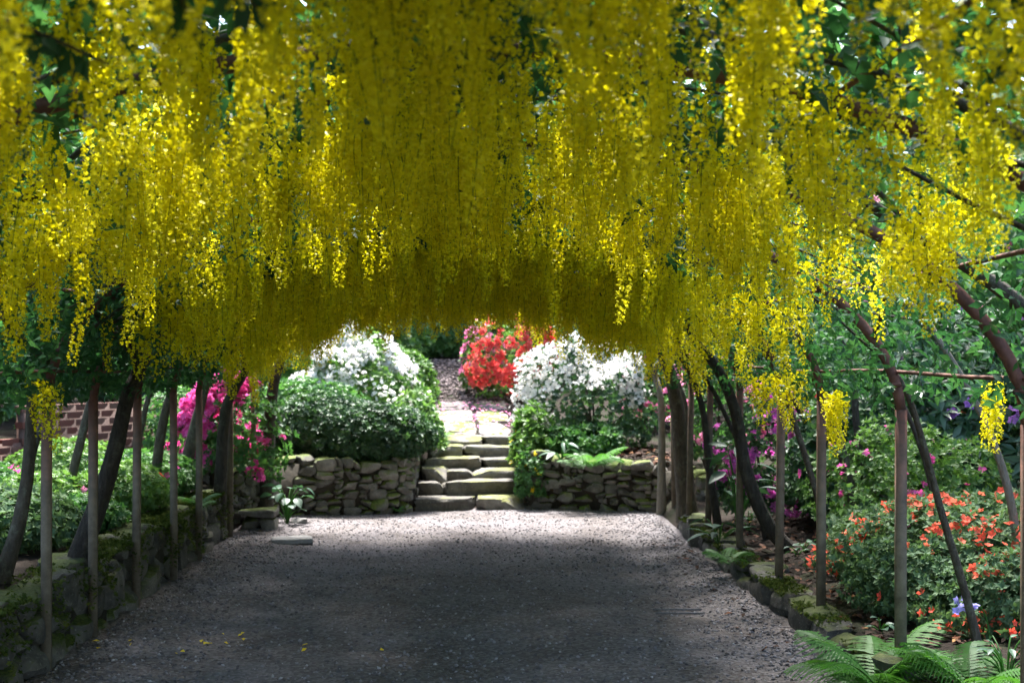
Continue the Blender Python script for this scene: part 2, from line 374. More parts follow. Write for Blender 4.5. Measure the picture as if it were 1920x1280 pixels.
def rubble(name, label, pts, tops, thick, mat, wr=(.12, .34), hr=(.05, .15), batter=.0, base=-.03, proud=.035, seed=1, group=None):
    """dry stone wall along a polyline (faces to the right-hand normal given by order), built stone by stone"""
    r = np.random.default_rng(seed); pts = np.array(pts, float)
    root = thing(name, label, 'wall', (pts[0][0], pts[0][1], 0), 0, group)
    seg = np.linalg.norm(np.diff(pts, axis=0), axis=1); cum = np.concatenate([[0], np.cumsum(seg)]); Lt = cum[-1]
    du = .01; nu = int(Lt / du); H = np.full(nu, base); us = (np.arange(nu) + .5) * du
    top = np.interp(us, cum, tops) + .02 * np.sin(us * 5 + seed) + .015 * np.sin(us * 13)
    def at(u):
        i = min(np.searchsorted(cum, u, 'right') - 1, len(seg) - 1); i = max(i, 0); d = (pts[i + 1] - pts[i]) / seg[i]
        return pts[i] + d * (u - cum[i]), d
    cnt = 0
    while cnt < 900:
        defi = np.where(top - H > .035, H, 9); i = int(np.argmin(defi))
        if defi[i] > 8: break
        b = H[i]; j = i
        while j < nu and abs(H[j] - b) < .018 and top[j] - H[j] > .03: j += 1
        span = (j - i) * du; wd = r.uniform(*wr) * (1.25 if b < base + .06 else 1)
        if span - wd < wr[0] * .6: wd = span
        wd = min(wd, span); k = i + max(1, int(round(wd / du)))
        hh = np.clip(wd * r.uniform(.33, .75), *hr); hh = min(hh, top[i:k].max() - b + .01)
        if top[i:k].mean() - (b + hh) < .045: hh = max(.03, top[i:k].mean() - b)
        H[i:k] = b + hh; uc = (i + k) * .5 * du; p, d = at(uc); nrm = np.array([d[1], -d[0]])
        if wd < .025: continue
        tk = thick * r.uniform(.8, 1.0); z = b + hh / 2
        off = proud * r.uniform(-.7, .7) - batter * (z - base)
        c = p + nrm * (off - tk / 2)
        o = obj('stone', shape_for(mat, STONES, r.integers(len(STONES))), None, root)
        o.location = (c[0] - pts[0][0], c[1] - pts[0][1], z); o.scale = (wd * 1.10 + .015, tk, hh * 1.14 + .014)
        o.rotation_euler = (r.normal(0, .05), r.normal(0, .09), math.atan2(d[1], d[0]) + r.normal(0, .06) + (math.pi if r.random() < .5 else 0)); cnt += 1
    # dark earth core, recessed behind the faces
    Vc, Fc = [], []
    for u in np.linspace(0.02, Lt - .02, max(2, int(Lt / .4))):
        p, d = at(min(u, Lt - 1e-4)); nrm = np.array([d[1], -d[0]]); zt = np.interp(u, cum, tops) - .05
        for o_, z in ((-proud - .03, base - .05), (-proud - .03 - batter * .4, zt), (-thick * .9, zt), (-thick * .9, base - .05)):
            c = p + nrm * o_; Vc.append((c[0] - pts[0][0], c[1] - pts[0][1], z))
    m_ = len(Vc) // 4
    for i in range(m_ - 1):
        for k in range(4): Fc.append((i * 4 + k, i * 4 + (k + 1) % 4, i * 4 + 4 + (k + 1) % 4, i * 4 + 4 + k))
    Fc += [(0, 1, 2, 3), (m_ * 4 - 4, m_ * 4 - 1, m_ * 4 - 2, m_ * 4 - 3)]
    obj('earth_core', mesh_np('earth_core', np.array(Vc), np.array(Fc)), M['core'], root)
    return root

# order of points: facing side is to the right of the walking direction
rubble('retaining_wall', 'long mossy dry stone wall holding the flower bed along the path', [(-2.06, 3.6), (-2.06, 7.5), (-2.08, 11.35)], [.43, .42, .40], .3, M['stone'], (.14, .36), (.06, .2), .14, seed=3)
rubble('retaining_wall', 'mossy dry stone wall below the dark evergreen bush, ending at the steps', [(-2.3, 11.62), (-1.78, 12.42), (-.60, 12.93)], [.56, .58, .52], .3, M['stone_lit'], (.09, .27), (.035, .095), .06, seed=8)
rubble('retaining_wall', 'dry stone wall below the white azalea with a fern growing on it', [(.60, 13.18), (1.95, 12.74), (2.35, 12.35)], [.58, .47, .42], .3, M['stone_lit'], (.09, .24), (.04, .11), .06, seed=21)
rubble('stair_wall', 'short stone return wall beside the steps below the lime green leaves', [(-.585, 12.98), (-.545, 14.7)], [.55, .78], .24, M['stone_lit'], (.1, .24), (.05, .12), 0, seed=5)
rubble('stair_wall', 'short stone return wall beside the steps behind the yellow flowered plants', [(.50, 14.7), (.56, 13.22)], [.78, .58], .24, M['stone_lit'], (.1, .24), (.05, .12), 0, seed=6)
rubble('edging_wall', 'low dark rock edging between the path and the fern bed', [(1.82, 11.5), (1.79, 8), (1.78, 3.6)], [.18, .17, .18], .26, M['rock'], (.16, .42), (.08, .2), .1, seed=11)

# steps
st = thing('stone_steps', 'six worn rough stone steps climbing between the two azalea banks', 'steps', (0, 13.1, 0))
spl = [[-.60, .06, .56], [-.57, -.30, .54], [-.54, -.26, .02, .53], [-.53, .10, .52], [-.5, -.1, .5], [-.48, .12, .48]]
zp = -.06
for k in range(6):
    yb = STEP_Y[k + 1] + .12 if k < 5 else 15.25
    for a, b in zip(spl[k][:-1], spl[k][1:]):
        o = obj('step_stone', shape_for(M['step'], SLABS, rng.integers(len(SLABS))), None, st)
        z0 = (STEP_Z[k - 1] - .06) if k else -.06; j = rng.normal(0, .008)
        o.location = ((a + b) / 2, (STEP_Y[k] + yb) / 2 - 13.1 + rng.normal(0, .015), (z0 + STEP_Z[k] + j) / 2)
        o.scale = ((b - a) * 1.07, (yb - STEP_Y[k]) * 1.03, STEP_Z[k] + j - z0); o.rotation_euler = (rng.normal(0, .02), rng.normal(0, .025), rng.normal(0, .035) + (math.pi if rng.random() < .5 else 0))
# upper paved path
pv = thing('paved_path', 'pale sunlit paving above the steps strewn with pink petals', 'path', (0, 15.2, 0)); pv['kind'] = 'structure'
yy = 15.22; k = 0
while yy < 17.9:
    dl = rng.uniform(.8, 1.1)
    for a, b in ((-.5, rng.uniform(-.1, .1)), (None, .5)):
        if a is None: a = lastb + .012
        lastb = b
        o = obj('paving_slab', shape_for(M['paving'], SLABS, rng.integers(len(SLABS))), None, pv)
        yc = yy + dl / 2; z = np.interp(yc, [15.2, 18], [.65, .935])
        o.location = ((a + b) / 2, yc - 15.2, z - .04); o.scale = (b - a, dl - .012, .09); o.rotation_euler = (math.atan(.285 / 2.8), 0, 0)
    yy += dl
# low block seat and flat slab by the corner of the wall
bs = thing('stone_block', 'flat topped stone block on two rocks at the corner of the wall', 'stone', (-1.93, 11.62, 0))
for (dx, dy, dz, sx, sy, sz) in ((0, 0, .16, .36, .32, .075), (-.07, .02, .055, .2, .26, .15), (.09, .0, .05, .17, .24, .14)):
    o = obj('cap_stone' if dz > .1 else 'base_rock', shape_for(M['stone_lit'], SLABS if dz > .1 else STONES, rng.integers(8)), None, bs); o.location = (dx, dy, dz); o.scale = (sx, sy, sz)
for (x, y, s, lb) in ((-1.62, 12.0, (.16, .12, .09), 'small loose grey rock under the glossy leaved plant'), (-1.52, 10.85, (.36, .3, .05), 'thin flat grey slab lying on the gravel near the block')):
    o = obj('loose_rock' if s[2] > .06 else 'flat_slab', shape_for(M['slab'], SLABS if s[2] < .06 else STONES, 2), None, None, (x, y, .02)); o.scale = s; o.rotation_euler = (0, 0, .2); tag(o, lb, 'stone')

# brick wall at the back of the left bed, stepped in height
bw = thing('brick_wall', 'weathered red brick garden wall stepping up behind the left flower bed', 'wall', (-5.3, 10.8, .0), 0)
A = np.array((-5.3, 10.8)); B = np.array((-3.1, 14.6)); D = (B - A) / np.linalg.norm(B - A); Lw = np.linalg.norm(B - A); ang = math.atan2(D[1], D[0])
bme = stone_mesh('brick_shape', 55, 2, 20, .02, 1, .92); bme.materials.append(M['brick'])
Nn = np.array([D[1], -D[0]])
row = 0; z = .25
def wtop(u): return .76 if u < Lw * .42 else 1.10
while z < 1.09:
    u = -.115 * (row % 2)
    while u < Lw:
        uc = u + .11
        if z < wtop(uc) - .03:
            o = obj('brick', bme, None, bw); c = D * uc + Nn * rng.normal(0, .004)
            o.location = (c[0], c[1], z + .034); o.scale = (.216, .11, .066); o.rotation_euler = (0, 0, ang + rng.normal(0, .015))
        u += .228
    z += .078; row += 1
cp = []
for (u0, u1, zt) in ((0, Lw * .42, .745), (Lw * .42, Lw, 1.085)):
    for s in (-.044, .044):
        for u in (u0, u1): cp.append((*(D * u + Nn * s), 0)); cp.append((*(D * u + Nn * s), zt))
Vm, Fm = [], []
for i in range(2):
    b = len(Vm); Vm += cp[i * 8:(i + 1) * 8]
    Fm += [(b, b + 2, b + 3, b + 1), (b + 4, b + 5, b + 7, b + 6), (b + 1, b + 3, b + 7, b + 5), (b, b + 1, b + 5, b + 4), (b + 2, b + 6, b + 7, b + 3)]
obj('mortar_core', mesh_np('mortar_core', np.array(Vm), np.array(Fm)), M['mortar'], bw)

# ------------------------------------------------------------------ iron hoops
XC, HW, ZS, AH = -.065, 2.015, 1.30, 1.05
def arch(th, Y, off=0.0):
    return np.array((XC + (HW + off) * math.cos(th), Y, ZS + (AH + off) * math.sin(th)))
def bar(pts, wd, tk):   # flat bar along path lying in an X-Z plane: wide along Y, thin across
    pts = np.asarray(pts, float); n = len(pts); tg = np.gradient(pts, axis=0); tg = unit(tg); yv = np.tile(np.array([0, 1., 0]), (n, 1)); a = unit(np.cross(tg, yv)); yv = np.cross(a, tg)
    V = np.stack([pts + a * tk + yv * wd, pts + a * tk - yv * wd, pts - a * tk - yv * wd, pts - a * tk + yv * wd], 1).reshape(-1, 3)
    F = [(i * 4 + k, i * 4 + (k + 1) % 4, i * 4 + 4 + (k + 1) % 4, i * 4 + 4 + k) for i in range(n - 1) for k in range(4)] + [(3, 2, 1, 0), (n * 4 - 4, n * 4 - 3, n * 4 - 2, n * 4 - 1)]
    return V, np.array(F)
HOOPS = [(1.1, 1.1), (2.2, 2.2), (3.3, 3.3), (4.85, 4.48), (6.27, 5.81), (7.04, 7.13), (7.97, 8.06), (8.93, 9.3), (9.77, 10.45), (11.04, 11.35), (12.2, 12.4)]
ORD = ['eleventh', 'tenth', 'ninth', 'eighth', 'seventh', 'sixth', 'fifth', 'fourth', 'third', 'second', 'first']
for (yl, yr), od in zip(HOOPS, ORD):
    xl = -2.08; lab = 'rusty flat iron hoop of the tunnel, %s counting from the stone steps' % od
    h = thing('iron_hoop', lab, 'hoop', (XC, (yl + yr) / 2, 0), 0, 'iron hoops of the flower tunnel')
    ths = np.linspace(0, math.pi, 41); Y = np.interp(ths, [0, math.pi], [yr, yl]); hp = np.array([arch(t, y) for t, y in zip(ths, Y)])
    obj('arch_bar', mesh_np('arch_bar', local(bar(hp, .011, .021)[0], h), bar(hp, .011, .021)[1]), M['iron'], h)
    for (x, y, zb, t) in ((xl, yl, -.05, math.pi), (1.95, yr, .08, 0)):
        e = arch(t, y); ln = rng.normal(0, .012, 2)
        V, F = bar([(x + ln[0], y + ln[1], zb), (x * .5 + e[0] * .5 + ln[0] * .4, y, .7), e + np.array([0, 0, .02])], .0135, .0235)
        obj('post', mesh_np('post', local(V, h), F), M['iron'], h)
        zb_ = 1.44 if x > 0 else 1.42; p = arch(.13 if x > 0 else math.pi - .13, y, -.024)
        V, F = tube([p + np.array([-.012 * np.sign(x), 0, 0]), p + np.array([.04 * np.sign(x), 0, 0])], [.009, .009], 6)
        obj('bolt', mesh_np('bolt', local(V, h), F), M['iron'], h)
for th, lb in ((.175, 'thin dark iron rod tying the hoops low beside the coral azalea'), (.56, 'thin dark iron rod along the coral azalea side, second from the ground'), (1.05, 'thin iron rod up in the blossom over the coral azalea side'),
               (1.57, 'thin iron ridge rod tying the hoops at the crown of the tunnel'), (2.1, 'thin iron rod tying the hoops up in the blossom over the mossy wall side'), (2.6, 'thin dark iron rod tying the hoops above the mossy wall, second from the ground'), (2.97, 'thin dark iron rod tying the hoops low above the mossy wall')):
    pts = [arch(th, y, .024) + np.array([0, 0, .008 * math.sin(y * 2.3)]) for y in np.linspace(1.0, 12.5, 24)]
    V, F = tube(pts, .0085, 6); o = obj('tie_rod', mesh_np('tie_rod', V - pts[0], F), M['iron'], None, pts[0]); tag(o, lb, 'rod', 'tie rods of the flower tunnel')

# ------------------------------------------------------------------ leaf and flower templates
def leaf_t(w_=.3, fold=.18, droop=-.12):     # 4 triangles, along +y, fold up at the sides
    V = np.array([(0, 0, 0), (-w_, .45, fold * w_ * 2), (0, .5, 0), (w_, .45, fold * w_ * 2), (0, 1, droop)])
    return V, np.array([(0, 2, 1), (0, 3, 2), (1, 2, 4), (2, 3, 4)])
def leaf2_t(w_=.3, fold=.2, droop=-.1):      # 2 triangles
    V = np.array([(0, 0, 0), (-w_, .5, fold * w_ * 2), (0, 1, droop), (w_, .5, fold * w_ * 2)]); return V, np.array([(0, 2, 1), (0, 3, 2)])
def rot(ax, a):
    return np.array(Matrix.Rotation(a, 3, ax))
def combine(parts):
    return cat_mesh([(V @ R.T + t, F) for (V, F), R, t in parts])
TRI = combine([(leaf_t(.24), rot('Z', a) @ rot('X', -.25), np.array([0, .12, 0])) for a in (-1.15, 0, 1.15)])     # laburnum trifoliate leaf
def rosette(n=6, w_=.24, el=.45, seed=0, four=False):
    r = np.random.default_rng(seed); ps = []
    for i in range(n):
        a = i * 2 * math.pi / n + r.normal(0, .2); ps.append(((leaf_t if four else leaf2_t)(w_), rot('Z', a) @ rot('X', el + r.normal(0, .28)) * (.75 + .4 * r.random()), np.zeros(3)))
    return combine(ps)
ROS = rosette(6, .24, .45, 1); ROS4 = rosette(6, .27, .5, 2, True); ROSN = rosette(7, .16, .4, 3, True); ROSN2 = rosette(7, .17, .4, 3)
def blossom(r, n=5, wp=.36):
    ps = []
    for i in range(n): ps.append(((np.array([(0, 0, 0), (-wp, .62, .30), (0, 1, .30), (wp, .62, .30), (0, .55, .16)]), np.array([(0, 4, 1), (0, 3, 4), (1, 4, 2), (4, 3, 2)])), rot('Z', i * 2 * math.pi / n + r.normal(0, .08)) @ rot('X', r.normal(.12, .12)), np.zeros(3)))
    return combine(ps)
def truss(k, seed):
    r = np.random.default_rng(seed); ps = []
    for i in range(k):
        d = unit(np.array([r.normal(0, .65), r.normal(0, .65), .8])); z = d; a = unit(np.cross(r.normal(size=3), z)); b = np.cross(z, a)
        ps.append((blossom(r), np.stack([a, b, z], 1), d * .75 if k > 1 else np.zeros(3)))
    return combine(ps)
TRUSS = [truss(k, 40 + i) for i, k in enumerate((4, 5, 3, 5))]; SINGLE = [truss(1, 60 + i) for i in range(3)]

# ------------------------------------------------------------------ shrubs
def lumpdirs(n, k, amp, seed):
    r = np.random.default_rng(seed); c = unit(r.normal(size=(k, 3))); s = r.uniform(-.6, 1, k)
    c2 = unit(r.normal(size=(k * 4, 3))); s2 = r.uniform(-1, 1, k * 4)
    return lambda d: 1 + amp * (np.exp(-(1 - d @ c.T) * 9) * s).sum(1) + .45 * amp * (np.exp(-(1 - d @ c2.T) * 50) * s2).sum(1)
def shrub(name, label, cat, x, y, rx, ry, h, nros, leaf, mat, tmpl=None, fl=None, z=None, group=None, stems=7, seed=0, lump=.32, sink=.0, bark='twig', lower=.35, vis=True, up=.4):
    """leafy bush: stems, rosettes of leaves over a lumpy volume, blossom clusters"""
    global rng
    keep = rng; rng = np.random.default_rng(seed + 1000)
    zg = float(hgt(x, y)) if z is None else z
    root = thing(name, label, cat, (x, y, zg), 0, group); tmpl = ROS if tmpl is None else tmpl
    cz = h * lower; lf = lumpdirs(0, 26, lump, seed)
    def pts(n, inner=.3):
        d = unit(rng.normal(size=(n * 2, 3))); d = d[d[:, 2] > -.75][:n]; r = lf(d)
        sh = np.where(rng.random(len(d)) < inner, rng.uniform(.45, .85, len(d)), rng.uniform(.85, 1.03, len(d)))
        p = d * (r * sh)[:, None] * np.array([rx, ry, 1]); p[:, 2] = np.where(d[:, 2] > 0, p[:, 2] * (h - cz), p[:, 2] * cz) + cz
        nn = unit(d / np.array([rx, ry, h * .6])); return p, nn, d
    p, nn, d = pts(nros)
    Rm = frames(nn + np.array([0, 0, up]) + rng.normal(size=p.shape) * .45) * (leaf * rng.uniform(.7, 1.25, len(p)))[:, None, None]
    obj('foliage', inst('foliage', tmpl, Rm, p, np.clip(rng.normal(.45, .25, len(p)) + .12 * (lf(d) - 1) / max(lump, .01), 0, 1)), mat, root, kind='stuff')
    for i in range(stems):
        e = p[rng.integers(len(p))] * .8; b = np.array([rng.normal(0, .06 * rx), rng.normal(0, .06 * ry), -.05])
        m_ = b * .5 + e * .5 + np.array([rng.normal(0, .05), rng.normal(0, .05), .1 * h])
        pp = smooth_path([b, m_, e], 7); obj('stem', mesh_np('stem', *tube(pp, np.linspace(.012 * h + .006, .004, 7), 5)), M[bark], root)
    for (col, n, size, nparts, zone, tm) in (fl or ()):
        p, nn, d = pts(n * 4, 0.0); p = p * 1.02
        nz = lumpdirs(0, 40, 1.0, seed + 77)(d) + rng.normal(0, .2, len(d))
        front = -(nn[:, 1]) + nn[:, 2] * .5
        okm = np.ones(len(p), bool) if zone is None else zone(d)
        sc_ = np.where(okm, nz + .5 * front, -9); sel = np.argsort(-sc_)[:n]
        sel = sel[sc_[sel] > -5]; p, nn = p[sel], nn[sel]
        Rm = frames(nn + np.array([0, -.25, .15]) + rng.normal(size=p.shape) * .3) * (size * rng.uniform(.75, 1.2, len(p)))[:, None, None]
        vis_o = np.argsort(nn[:, 1]); po = vis_o[:nparts]; rest = vis_o[nparts:]
        for i in po:
            ti = rng.integers(len(tm)); me = truss_mesh(col, tm, ti)
            o = obj('blossom', me, None, root); Mx = np.eye(4); Mx[:3, :3] = Rm[i]; Mx[:3, 3] = p[i]; o.matrix_local = Matrix(Mx.tolist())
        if len(rest):
            for ti in range(len(tm)):
                s = rest[ti::len(tm)]
                if len(s) == 0: continue
                obj('blossom_mass', inst('blossom_mass', tm[ti], Rm[s], p[s]), M[col], root, kind='stuff')
    rng = keep
    return root
_tm = {}
def truss_mesh(col, tm, ti):
    k = (col, id(tm), ti)
    if k not in _tm:
        me = mesh_np('blossom_' + col, *tm[ti]); me.materials.append(M[col + '_o']); _tm[k] = me
    return _tm[k]

# ------------------------------------------------------------------ laburnum trees
FLW = cat_mesh([(np.array([(0, 0, 0), (-.62, .30, .40), (-.36, .42, .95), (.36, .42, .95), (.62, .30, .40)]), np.array([(0, 2, 1), (0, 3, 2), (0, 4, 3)])),
                (np.array([(0, 0, 0), (-.24, .85, .10), (0, 1.05, -.38), (.24, .85, .10)]), np.array([(0, 1, 2), (0, 2, 3)]))])
def raceme_mesh(seed, L):
    r = np.random.default_rng(seed); n = int(L * 230); ps = []
    bx, by = r.normal(0, .03, 2); kink = r.normal(0, .012, 2)
    def ax(t): return np.array((bx * t * t * L * 2 + kink[0] * math.sin(t * 5), by * t * t * L * 2 + kink[1] * math.sin(t * 4), -L * t))
    full = r.uniform(.72, 1.15)
    for i in range(n):
        t = .10 + .90 * (i + r.random()) / n; a = i * 2.39996 + r.normal(0, .35)
        open_ = 1 - .62 * t ** 1.8; rho = (.033 * full * open_ + .004) * r.uniform(.7, 1.15); s = .0190 * (1 - .5 * t ** 2.2) * r.uniform(.8, 1.15)
        o = np.array((math.cos(a), math.sin(a), 0)); pit = r.normal(-.15, .4)
        yv = unit(o * math.cos(pit) + np.array([0, 0, math.sin(pit)])); xv = unit(np.cross(yv, np.array([0, 0, 1.]))); zv = np.cross(xv, yv); ro = r.normal(0, .5)
        xv, zv = xv * math.cos(ro) + zv * math.sin(ro), zv * math.cos(ro) - xv * math.sin(ro)
        ps.append((FLW, np.stack([xv, yv, zv], 1) * s, ax(t) + o * rho + np.array([0, 0, r.normal(0, .004)])))
    V, F = combine(ps); tt = np.linspace(0, 1, 7); sp = np.array([ax(t) for t in tt]); tv, tf = tube(sp, np.linspace(.0022, .0008, 7), 3)
    tf3 = np.concatenate([tf[:, [0, 1, 2]], tf[:, [0, 2, 3]]])
    nf = len(F); V, F = cat_mesh([(V, F), (tv, tf3)])
    fr = np.repeat(np.clip(r.normal(.34, .17, n), 0, .6), len(FLW[1])); fr = fr + np.tile(np.array([0, 0, 0, -.08, -.08]), n)
    me = mesh_np('raceme', V, F, np.concatenate([np.clip(fr, 0, 1), np.zeros(len(tf3))])); me.materials.append(M['raceme']); me.materials.append(M['stalk'])
    me.polygons.foreach_set('material_index', np.concatenate([np.zeros(nf, np.int32), np.ones(len(tf3), np.int32)])); return me
RAC = [raceme_mesh(500 + i, L) for i, L in enumerate((.26, .30, .33, .36, .38, .40, .42, .45, .48, .34))]
LGROUP = 'laburnum trees trained over the tunnel'

def laburnum(label, pts, r0, side, Y0, nrac, nleaf, bark='bark', sparse=.5, seed=0, rac=True, ysd=.42, extra=()):
    global rng
    keep = rng; rng = np.random.default_rng(9000 + seed)
    pts = [np.array(p) for p in pts]; base = pts[0].copy()
    root = thing('laburnum_tree', label, 'tree', tuple(base), 0, LGROUP)
    th0 = lambda a: a if side > 0 else math.pi - a
    # trunk, then it runs up along the hoops
    last = pts[-1]; a0 = math.atan2(max(last[2] - ZS, .02) / AH, max(side * (last[0] - XC) / HW, .02)); a0 = min(max(a0, .05), 1.2)
    ext = [arch(th0(a), Y0 + rng.normal(0, .05), .05 + rng.normal(0, .02)) for a in np.linspace(a0 + .22, 1.62, 5)]
    path = smooth_path(pts + ext, 30); s = np.linspace(0, 1, 30)
    rad = r0 * (1 - .86 * s ** .8) + r0 * .35 * np.exp(-s * 22)
    V, F = tube(path, rad, 9, .10); obj('trunk', mesh_np('trunk', V - base, F, smooth=True), M[bark], root)
    for k in range(6):     # side branches along the tunnel
        i = int(rng.integers(13, 28)); p0 = path[i]; a = rng.uniform(.35, 1.5); dy = rng.uniform(.3, .75) * (1 if k % 2 else -1)
        p2 = arch(th0(a), p0[1] + dy, rng.uniform(.0, .14)); m_ = (p0 + p2) / 2 + rng.normal(0, .05, 3)
        V, F = tube(smooth_path([p0, m_, p2], 8), np.linspace(max(.006, rad[i] * .55), .003, 8), 5); obj('branch', mesh_np('branch', V - base, F), M['twig'], root)
    # leaves
    n = nleaf; u = rng.random(n); a = .06 + 1.62 * u; keepm = rng.random(n) < np.where(a < 1.0, sparse + (1 - sparse) * a ** 2.5, 1); a = a[keepm]; n = len(a)
    Y = Y0 + np.clip(rng.normal(0, ysd * 1.15, n), -1.2, 1.2); off = np.where(rng.random(n) < .35, rng.uniform(-.08 if Y0 < 5 else -.18, .1, n), rng.uniform(.05, .45, n))
    thin = (np.abs(Y - 5.7) < .6) & (off > .1) & (a > .9) & (rng.random(n) < .62); kp = ~thin; a, Y, off = a[kp], Y[kp], off[kp]; n = len(a)
    th = a if side > 0 else math.pi - a
    cs, sn = np.cos(th), np.sin(th); pos = np.stack([XC + (HW + off) * cs, Y, ZS + (AH + off) * sn], 1); pos[:, 2] += rng.normal(0, .03, n)
    nrm = np.stack([cs, rng.normal(0, .5, n), sn + .5], 1) + rng.normal(size=(n, 3)) * .5
    Rm = frames(nrm) * (np.where((a < .95) & (off < (.5 if side > 0 else .15)), rng.uniform(.036, .06, n), rng.uniform(.055, .09, n)) * (1 + .5 * ((off > .2) & (a > (.8 if side > 0 else .45)))))[:, None, None]
    obj('foliage', inst('foliage', TRI, Rm, pos - base), M['lab_leaf'], root, kind='stuff')
    # racemes, hanging plumb
    if rac:
        cnt = 0; lst = []
        while cnt < nrac:
            far = Y0 > 8.8
            near = Y0 < 4.6
            lo, hi = ((.68, .95) if side > 0 and Y0 > 2.5 else (.58, .85)) if near else ((.42, .8) if far else (.56, 1.08)) if side > 0 else ((.36, .7) if far else (.45, 1.0))
            a = rng.uniform(lo, 1.66)
            if rng.random() > (1 if a > hi else .10 + .90 * ((a - lo) / (hi - lo)) ** 1.6): continue
            Yc = Y0 + np.clip(rng.normal(0, ysd), -.95, .95); of = rng.uniform(-.14, .10)
            if rng.random() < .72: Yc = (round(Yc / .95 + .3 * math.sin(a * 2.5 + side)) - .3 * math.sin(a * 2.5 + side)) * .95 + rng.normal(0, .13)      # hang in tiers from the side branches
            if rng.random() < .93 * math.exp(-((Yc - 5.65) / .62) ** 4) + .7 * math.exp(-((Yc - 8.9) / .42) ** 4): continue
            for _ in range(int(rng.integers(1, 4))):
                p = arch(th0(a), Yc, of) + rng.normal(0, 1, 3) * np.array([.05, .06, .03]); lst.append((p, rng.uniform(.78, 1.22) * np.interp(p[1], [3, 6, 10], [.64 if side > 0 else .70, .82, 1.0]), int(rng.integers(len(RAC))))); cnt += 1
        for p in extra:
            for _ in range(2): lst.append((np.array(p) + rng.normal(0, .014, 3), rng.uniform(.7, .95), int(rng.integers(0, 6))))
        for p, sc, k in lst:
            if p[1] < .75: continue
            o = obj('raceme', RAC[k], None, root); o.location = tuple(p - base); o.scale = (sc * 1.05, sc * 1.05, sc); o.rotation_euler = (rng.normal(0, .05), rng.normal(0, .05), rng.uniform(0, 6.28))
    rng = keep
    return root

def pp(d, *xy): return [P(x, y, d) for x, y in xy]
def gbase(pts):     # sink the foot a little into the soil
    p = np.array(pts[0]); p[2] = min(p[2], float(hgt(p[0], p[1]))) - .06; return [p] + pts[1:]
NR = 140; NL = 2500
T = []
# beds on the mossy wall side (trunk paths read off the photograph, distance from the bed they stand in)
T.append(('laburnum over the mossy wall side, ninth tree from the steps', [(-2.5, 2.2, .4), (-2.4, 2.2, .9), (-2.2, 2.2, 1.35)], .045, -1, 1.2, 'bark'))
T.append(('laburnum over the mossy wall side, eighth tree from the steps', [(-2.5, 3.3, .4), (-2.45, 3.3, .9), (-2.2, 3.3, 1.4)], .05, -1, 2.2, 'bark'))
T.append(('laburnum over the mossy wall side, seventh tree from the steps', [(-2.55, 4.4, .4), (-2.5, 4.4, .9), (-2.2, 4.4, 1.4)], .05, -1, 3.2, 'bark'))
T.append(('laburnum over the mossy wall side, sixth tree from the steps', [(-2.55, 5.3, .4), (-2.45, 5.2, .9), (-2.2, 5.1, 1.4)], .05, -1, 4.3, 'bark_dark'))
T.append(('slim curved laburnum trunk rising straight from the mossy wall bed near red blooms', pp(6.6, (-5, 1072), (38, 970), (55, 850), (62, 740), (85, 680)), .042, -1, 5.3, 'bark'))
T.append(('thick dark laburnum trunk leaning strongly in from the mossy wall', pp(7.2, (118, 1045), (180, 955), (214, 850), (238, 745), (262, 670)), .064, -1, 6.4, 'bark_dark'))
T.append(('thin grey laburnum stem between the two leaning trunks of the mossy wall bed', pp(9.0, (112, 965), (148, 840), (172, 745), (200, 690)), .036, -1, 7.3, 'bark'))
T.append(('laburnum with orange brown bark growing behind the thick dark leaning trunk', pp(9.3, (180, 962), (204, 905), (226, 830), (245, 730)), .036, -1, 8.3, 'bark_orange'))
T.append(('grey laburnum stem standing before the brick wall', pp(10.2, (286, 908), (300, 825), (318, 745), (340, 690)), .045, -1, 9.4, 'bark'))
T.append(('grey brown laburnum trunk growing just before the magenta azalea', pp(11.0, (335, 900), (356, 840), (372, 775), (392, 700)), .06, -1, 10.3, 'bark'))
T.append(('dark forked laburnum trunk standing in front of the magenta azalea', pp(10.9, (408, 885), (420, 790), (440, 730), (460, 690)), .055, -1, 10.8, 'bark_dark'))
T.append(('laburnum trunk at the tunnel mouth between magenta azalea and evergreen bush', pp(12.2, (496, 840), (508, 760), (522, 690), (540, 640)), .065, -1, 11.4, 'bark_dark'))
# azalea side
T.append(('slender laburnum over the fern bed side, tenth tree from the steps', [(2.4, 1.6, .15), (2.4, 1.6, .9), (2.15, 1.6, 1.4)], .04, 1, 1.2, 'bark'))
T.append(('laburnum over the fern bed side, ninth tree from the steps', [(2.45, 2.6, .15), (2.4, 2.6, .9), (2.15, 2.6, 1.4)], .045, 1, 2.2, 'bark'))
T.append(('laburnum over the fern bed side, eighth tree from the steps', [(2.5, 3.6, .2), (2.45, 3.6, .9), (2.15, 3.6, 1.4)], .045, 1, 3.2, 'bark'))
T.append(('stout laburnum limb arching in above the purple rhododendron', [(2.7, 4.5, .2), (2.55, 4.5, .9)] + pp(4.5, (2060, 740), (1990, 640), (1900, 560), (1800, 490)), .05, 1, 4.3, 'bark'))
T.append(('thin bowed laburnum stem rising beside the coral azalea and the fern', pp(5.9, (1846, 1250), (1815, 1130), (1765, 960), (1728, 820), (1695, 725), (1640, 640)), .022, 1, 5.3, 'bark'))
T.append(('thin pale laburnum stem bowed in front of the coral azalea', pp(6.7, (1916, 1170), (1906, 1010), (1880, 880), (1832, 760), (1765, 645), (1700, 565)), .027, 1, 6.3, 'bark_pale'))
T.append(('slim laburnum stem next to a dark twin stem in the fern bed', pp(8.7, (1622, 1060), (1604, 960), (1574, 830), (1542, 740), (1480, 640), (1430, 560)), .042, 1, 7.3, 'bark'))
